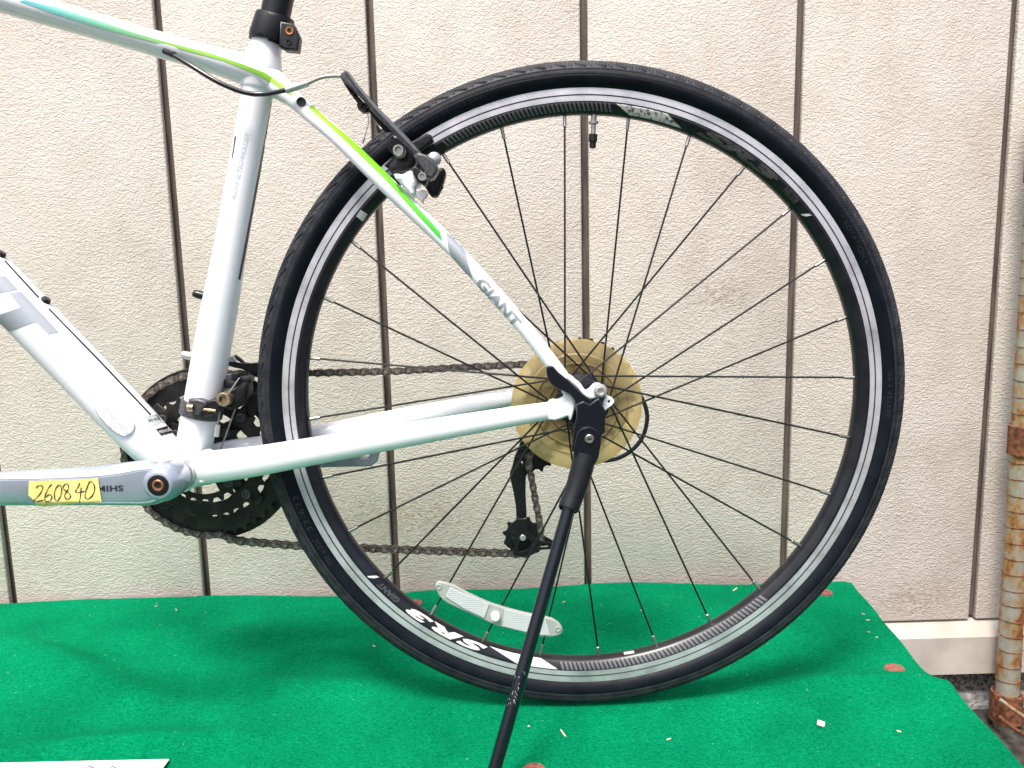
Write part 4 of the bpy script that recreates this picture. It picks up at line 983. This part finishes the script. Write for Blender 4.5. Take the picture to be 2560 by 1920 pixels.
# ------------------------------------------------------------------ price card and litter on the carpet
def tz(px, py):
    p = WT(px, py); return Vector((p.x, p.y, wrinkle(p.x, p.y)))
c = [tz(-260, 1914), tz(423, 1899), tz(352, 2000), tz(-330, 2030)]
zc = max(v.z for v in c)+.003
V = [(v.x, v.y, zc) for v in c]+[(v.x, v.y, zc-.0006) for v in c]
card = tag(link('price_card', mesh('price_card', V, [(0, 1, 2, 3), (7, 6, 5, 4), (0, 4, 5, 1), (1, 5, 6, 2), (2, 6, 7, 3), (3, 7, 4, 0)]), M['paper'], smooth=False), 'white card with violet handwriting lying on the carpet at its front edge', 'card')
def flat_strokes(name, lines, wd, z, mt, parent):
    V, F = [], []
    for L in lines:
        Pp = catmull([np.array(WT(*p, z)[:2]) for p in L], 6); b = len(V)
        for i, p in enumerate(Pp):
            t = Pp[min(i+1, len(Pp)-1)]-Pp[max(i-1, 0)]; t = t/(np.linalg.norm(t)+1e-9); nn = np.array([-t[1], t[0]])*wd/2
            V += [(p[0]+nn[0], p[1]+nn[1], z), (p[0]-nn[0], p[1]-nn[1], z)]
        for i in range(len(Pp)-1): F.append((b+2*i, b+2*i+1, b+2*i+3, b+2*i+2))
    return link(name, mesh(name, V, F), mt, parent, smooth=False)
flat_strokes('handwriting', [[(208, 1932), (214, 1920), (224, 1916), (234, 1922), (228, 1940), (208, 1960), (236, 1960)], [(280, 1917), (268, 1925), (262, 1945), (272, 1960), (288, 1955), (294, 1935), (288, 1919), (278, 1916)], [(20, 1920), (30, 1925)]], .0016, zc+.0003, M['blueink'], card)
chips = [(440, 1520), (390, 1512), (935, 1609), (1410, 1504), (1605, 1537), (2158, 1532), (2170, 1548), (2172, 1578), (2192, 1591), (2247, 1823), (1408, 1829), (1672, 1840), (1838, 1470), (1322, 1812)]
for k, (px, py) in enumerate(chips):
    p = tz(px, py); L = random.uniform(.002, .005) if k not in (10, 12) else .010; wd = random.uniform(.0008, .0018)
    bm = bmesh.new(); bmesh.ops.create_cube(bm, size=1)
    for v in bm.verts:
        v.co = (v.co.x*L*(1+.3*random.uniform(-1, 1)), v.co.y*wd*(1+.4*random.uniform(-1, 1)), v.co.z*.0009)
    me = bpy.data.meshes.new('wood_chip'); bm.to_mesh(me); bm.free()
    o = link('wood_chip', me, M['chip'], smooth=False); o.location = (p.x, p.y, p.z+.0012); o.rotation_euler = (random.uniform(-.2, .2), random.uniform(-.2, .2), random.uniform(0, 3.14))
    tag(o, 'tiny pale wood chip lying on the green carpet', 'wood chip', 'wood chips scattered on the carpet')
p = tz(2052, 1808)
V_, F_, _ = lathe_data([(0, -.004), (.0024, -.004), (.003, -.0034), (.0031, .003), (.0026, .0036), (0, .0036)], (0, 0), 16)
o = link('pellet', mesh('pellet', V_, F_), M['whitepl']); o.location = (p.x, p.y, p.z+.0032); o.rotation_euler = (.1, 0, 1.1)
tag(o, 'small round white pellet on the carpet in front of the wheel', 'pellet')
V, F = [], []
for k in range(420):
    x, y = random.uniform(-.95, .41), random.uniform(-.42, .31)
    z = wrinkle(x, y)+.0006; a = random.uniform(0, 6.28); L = random.uniform(.0003, .0014); h = random.uniform(.00015, .0004)
    ca, sa = math.cos(a), math.sin(a); b = len(V)
    V += [(x-ca*L, y-sa*L, z), (x-sa*h, y+ca*h, z+.0004), (x+ca*L, y+sa*L, z+.0002), (x+sa*h, y-ca*h, z)]; F += [(b, b+1, b+2), (b, b+2, b+3)]
tag(link('lint', mesh('lint', V, F), M['lint'], smooth=False), 'pale specks of lint scattered over the green carpet', 'lint', kind='stuff')
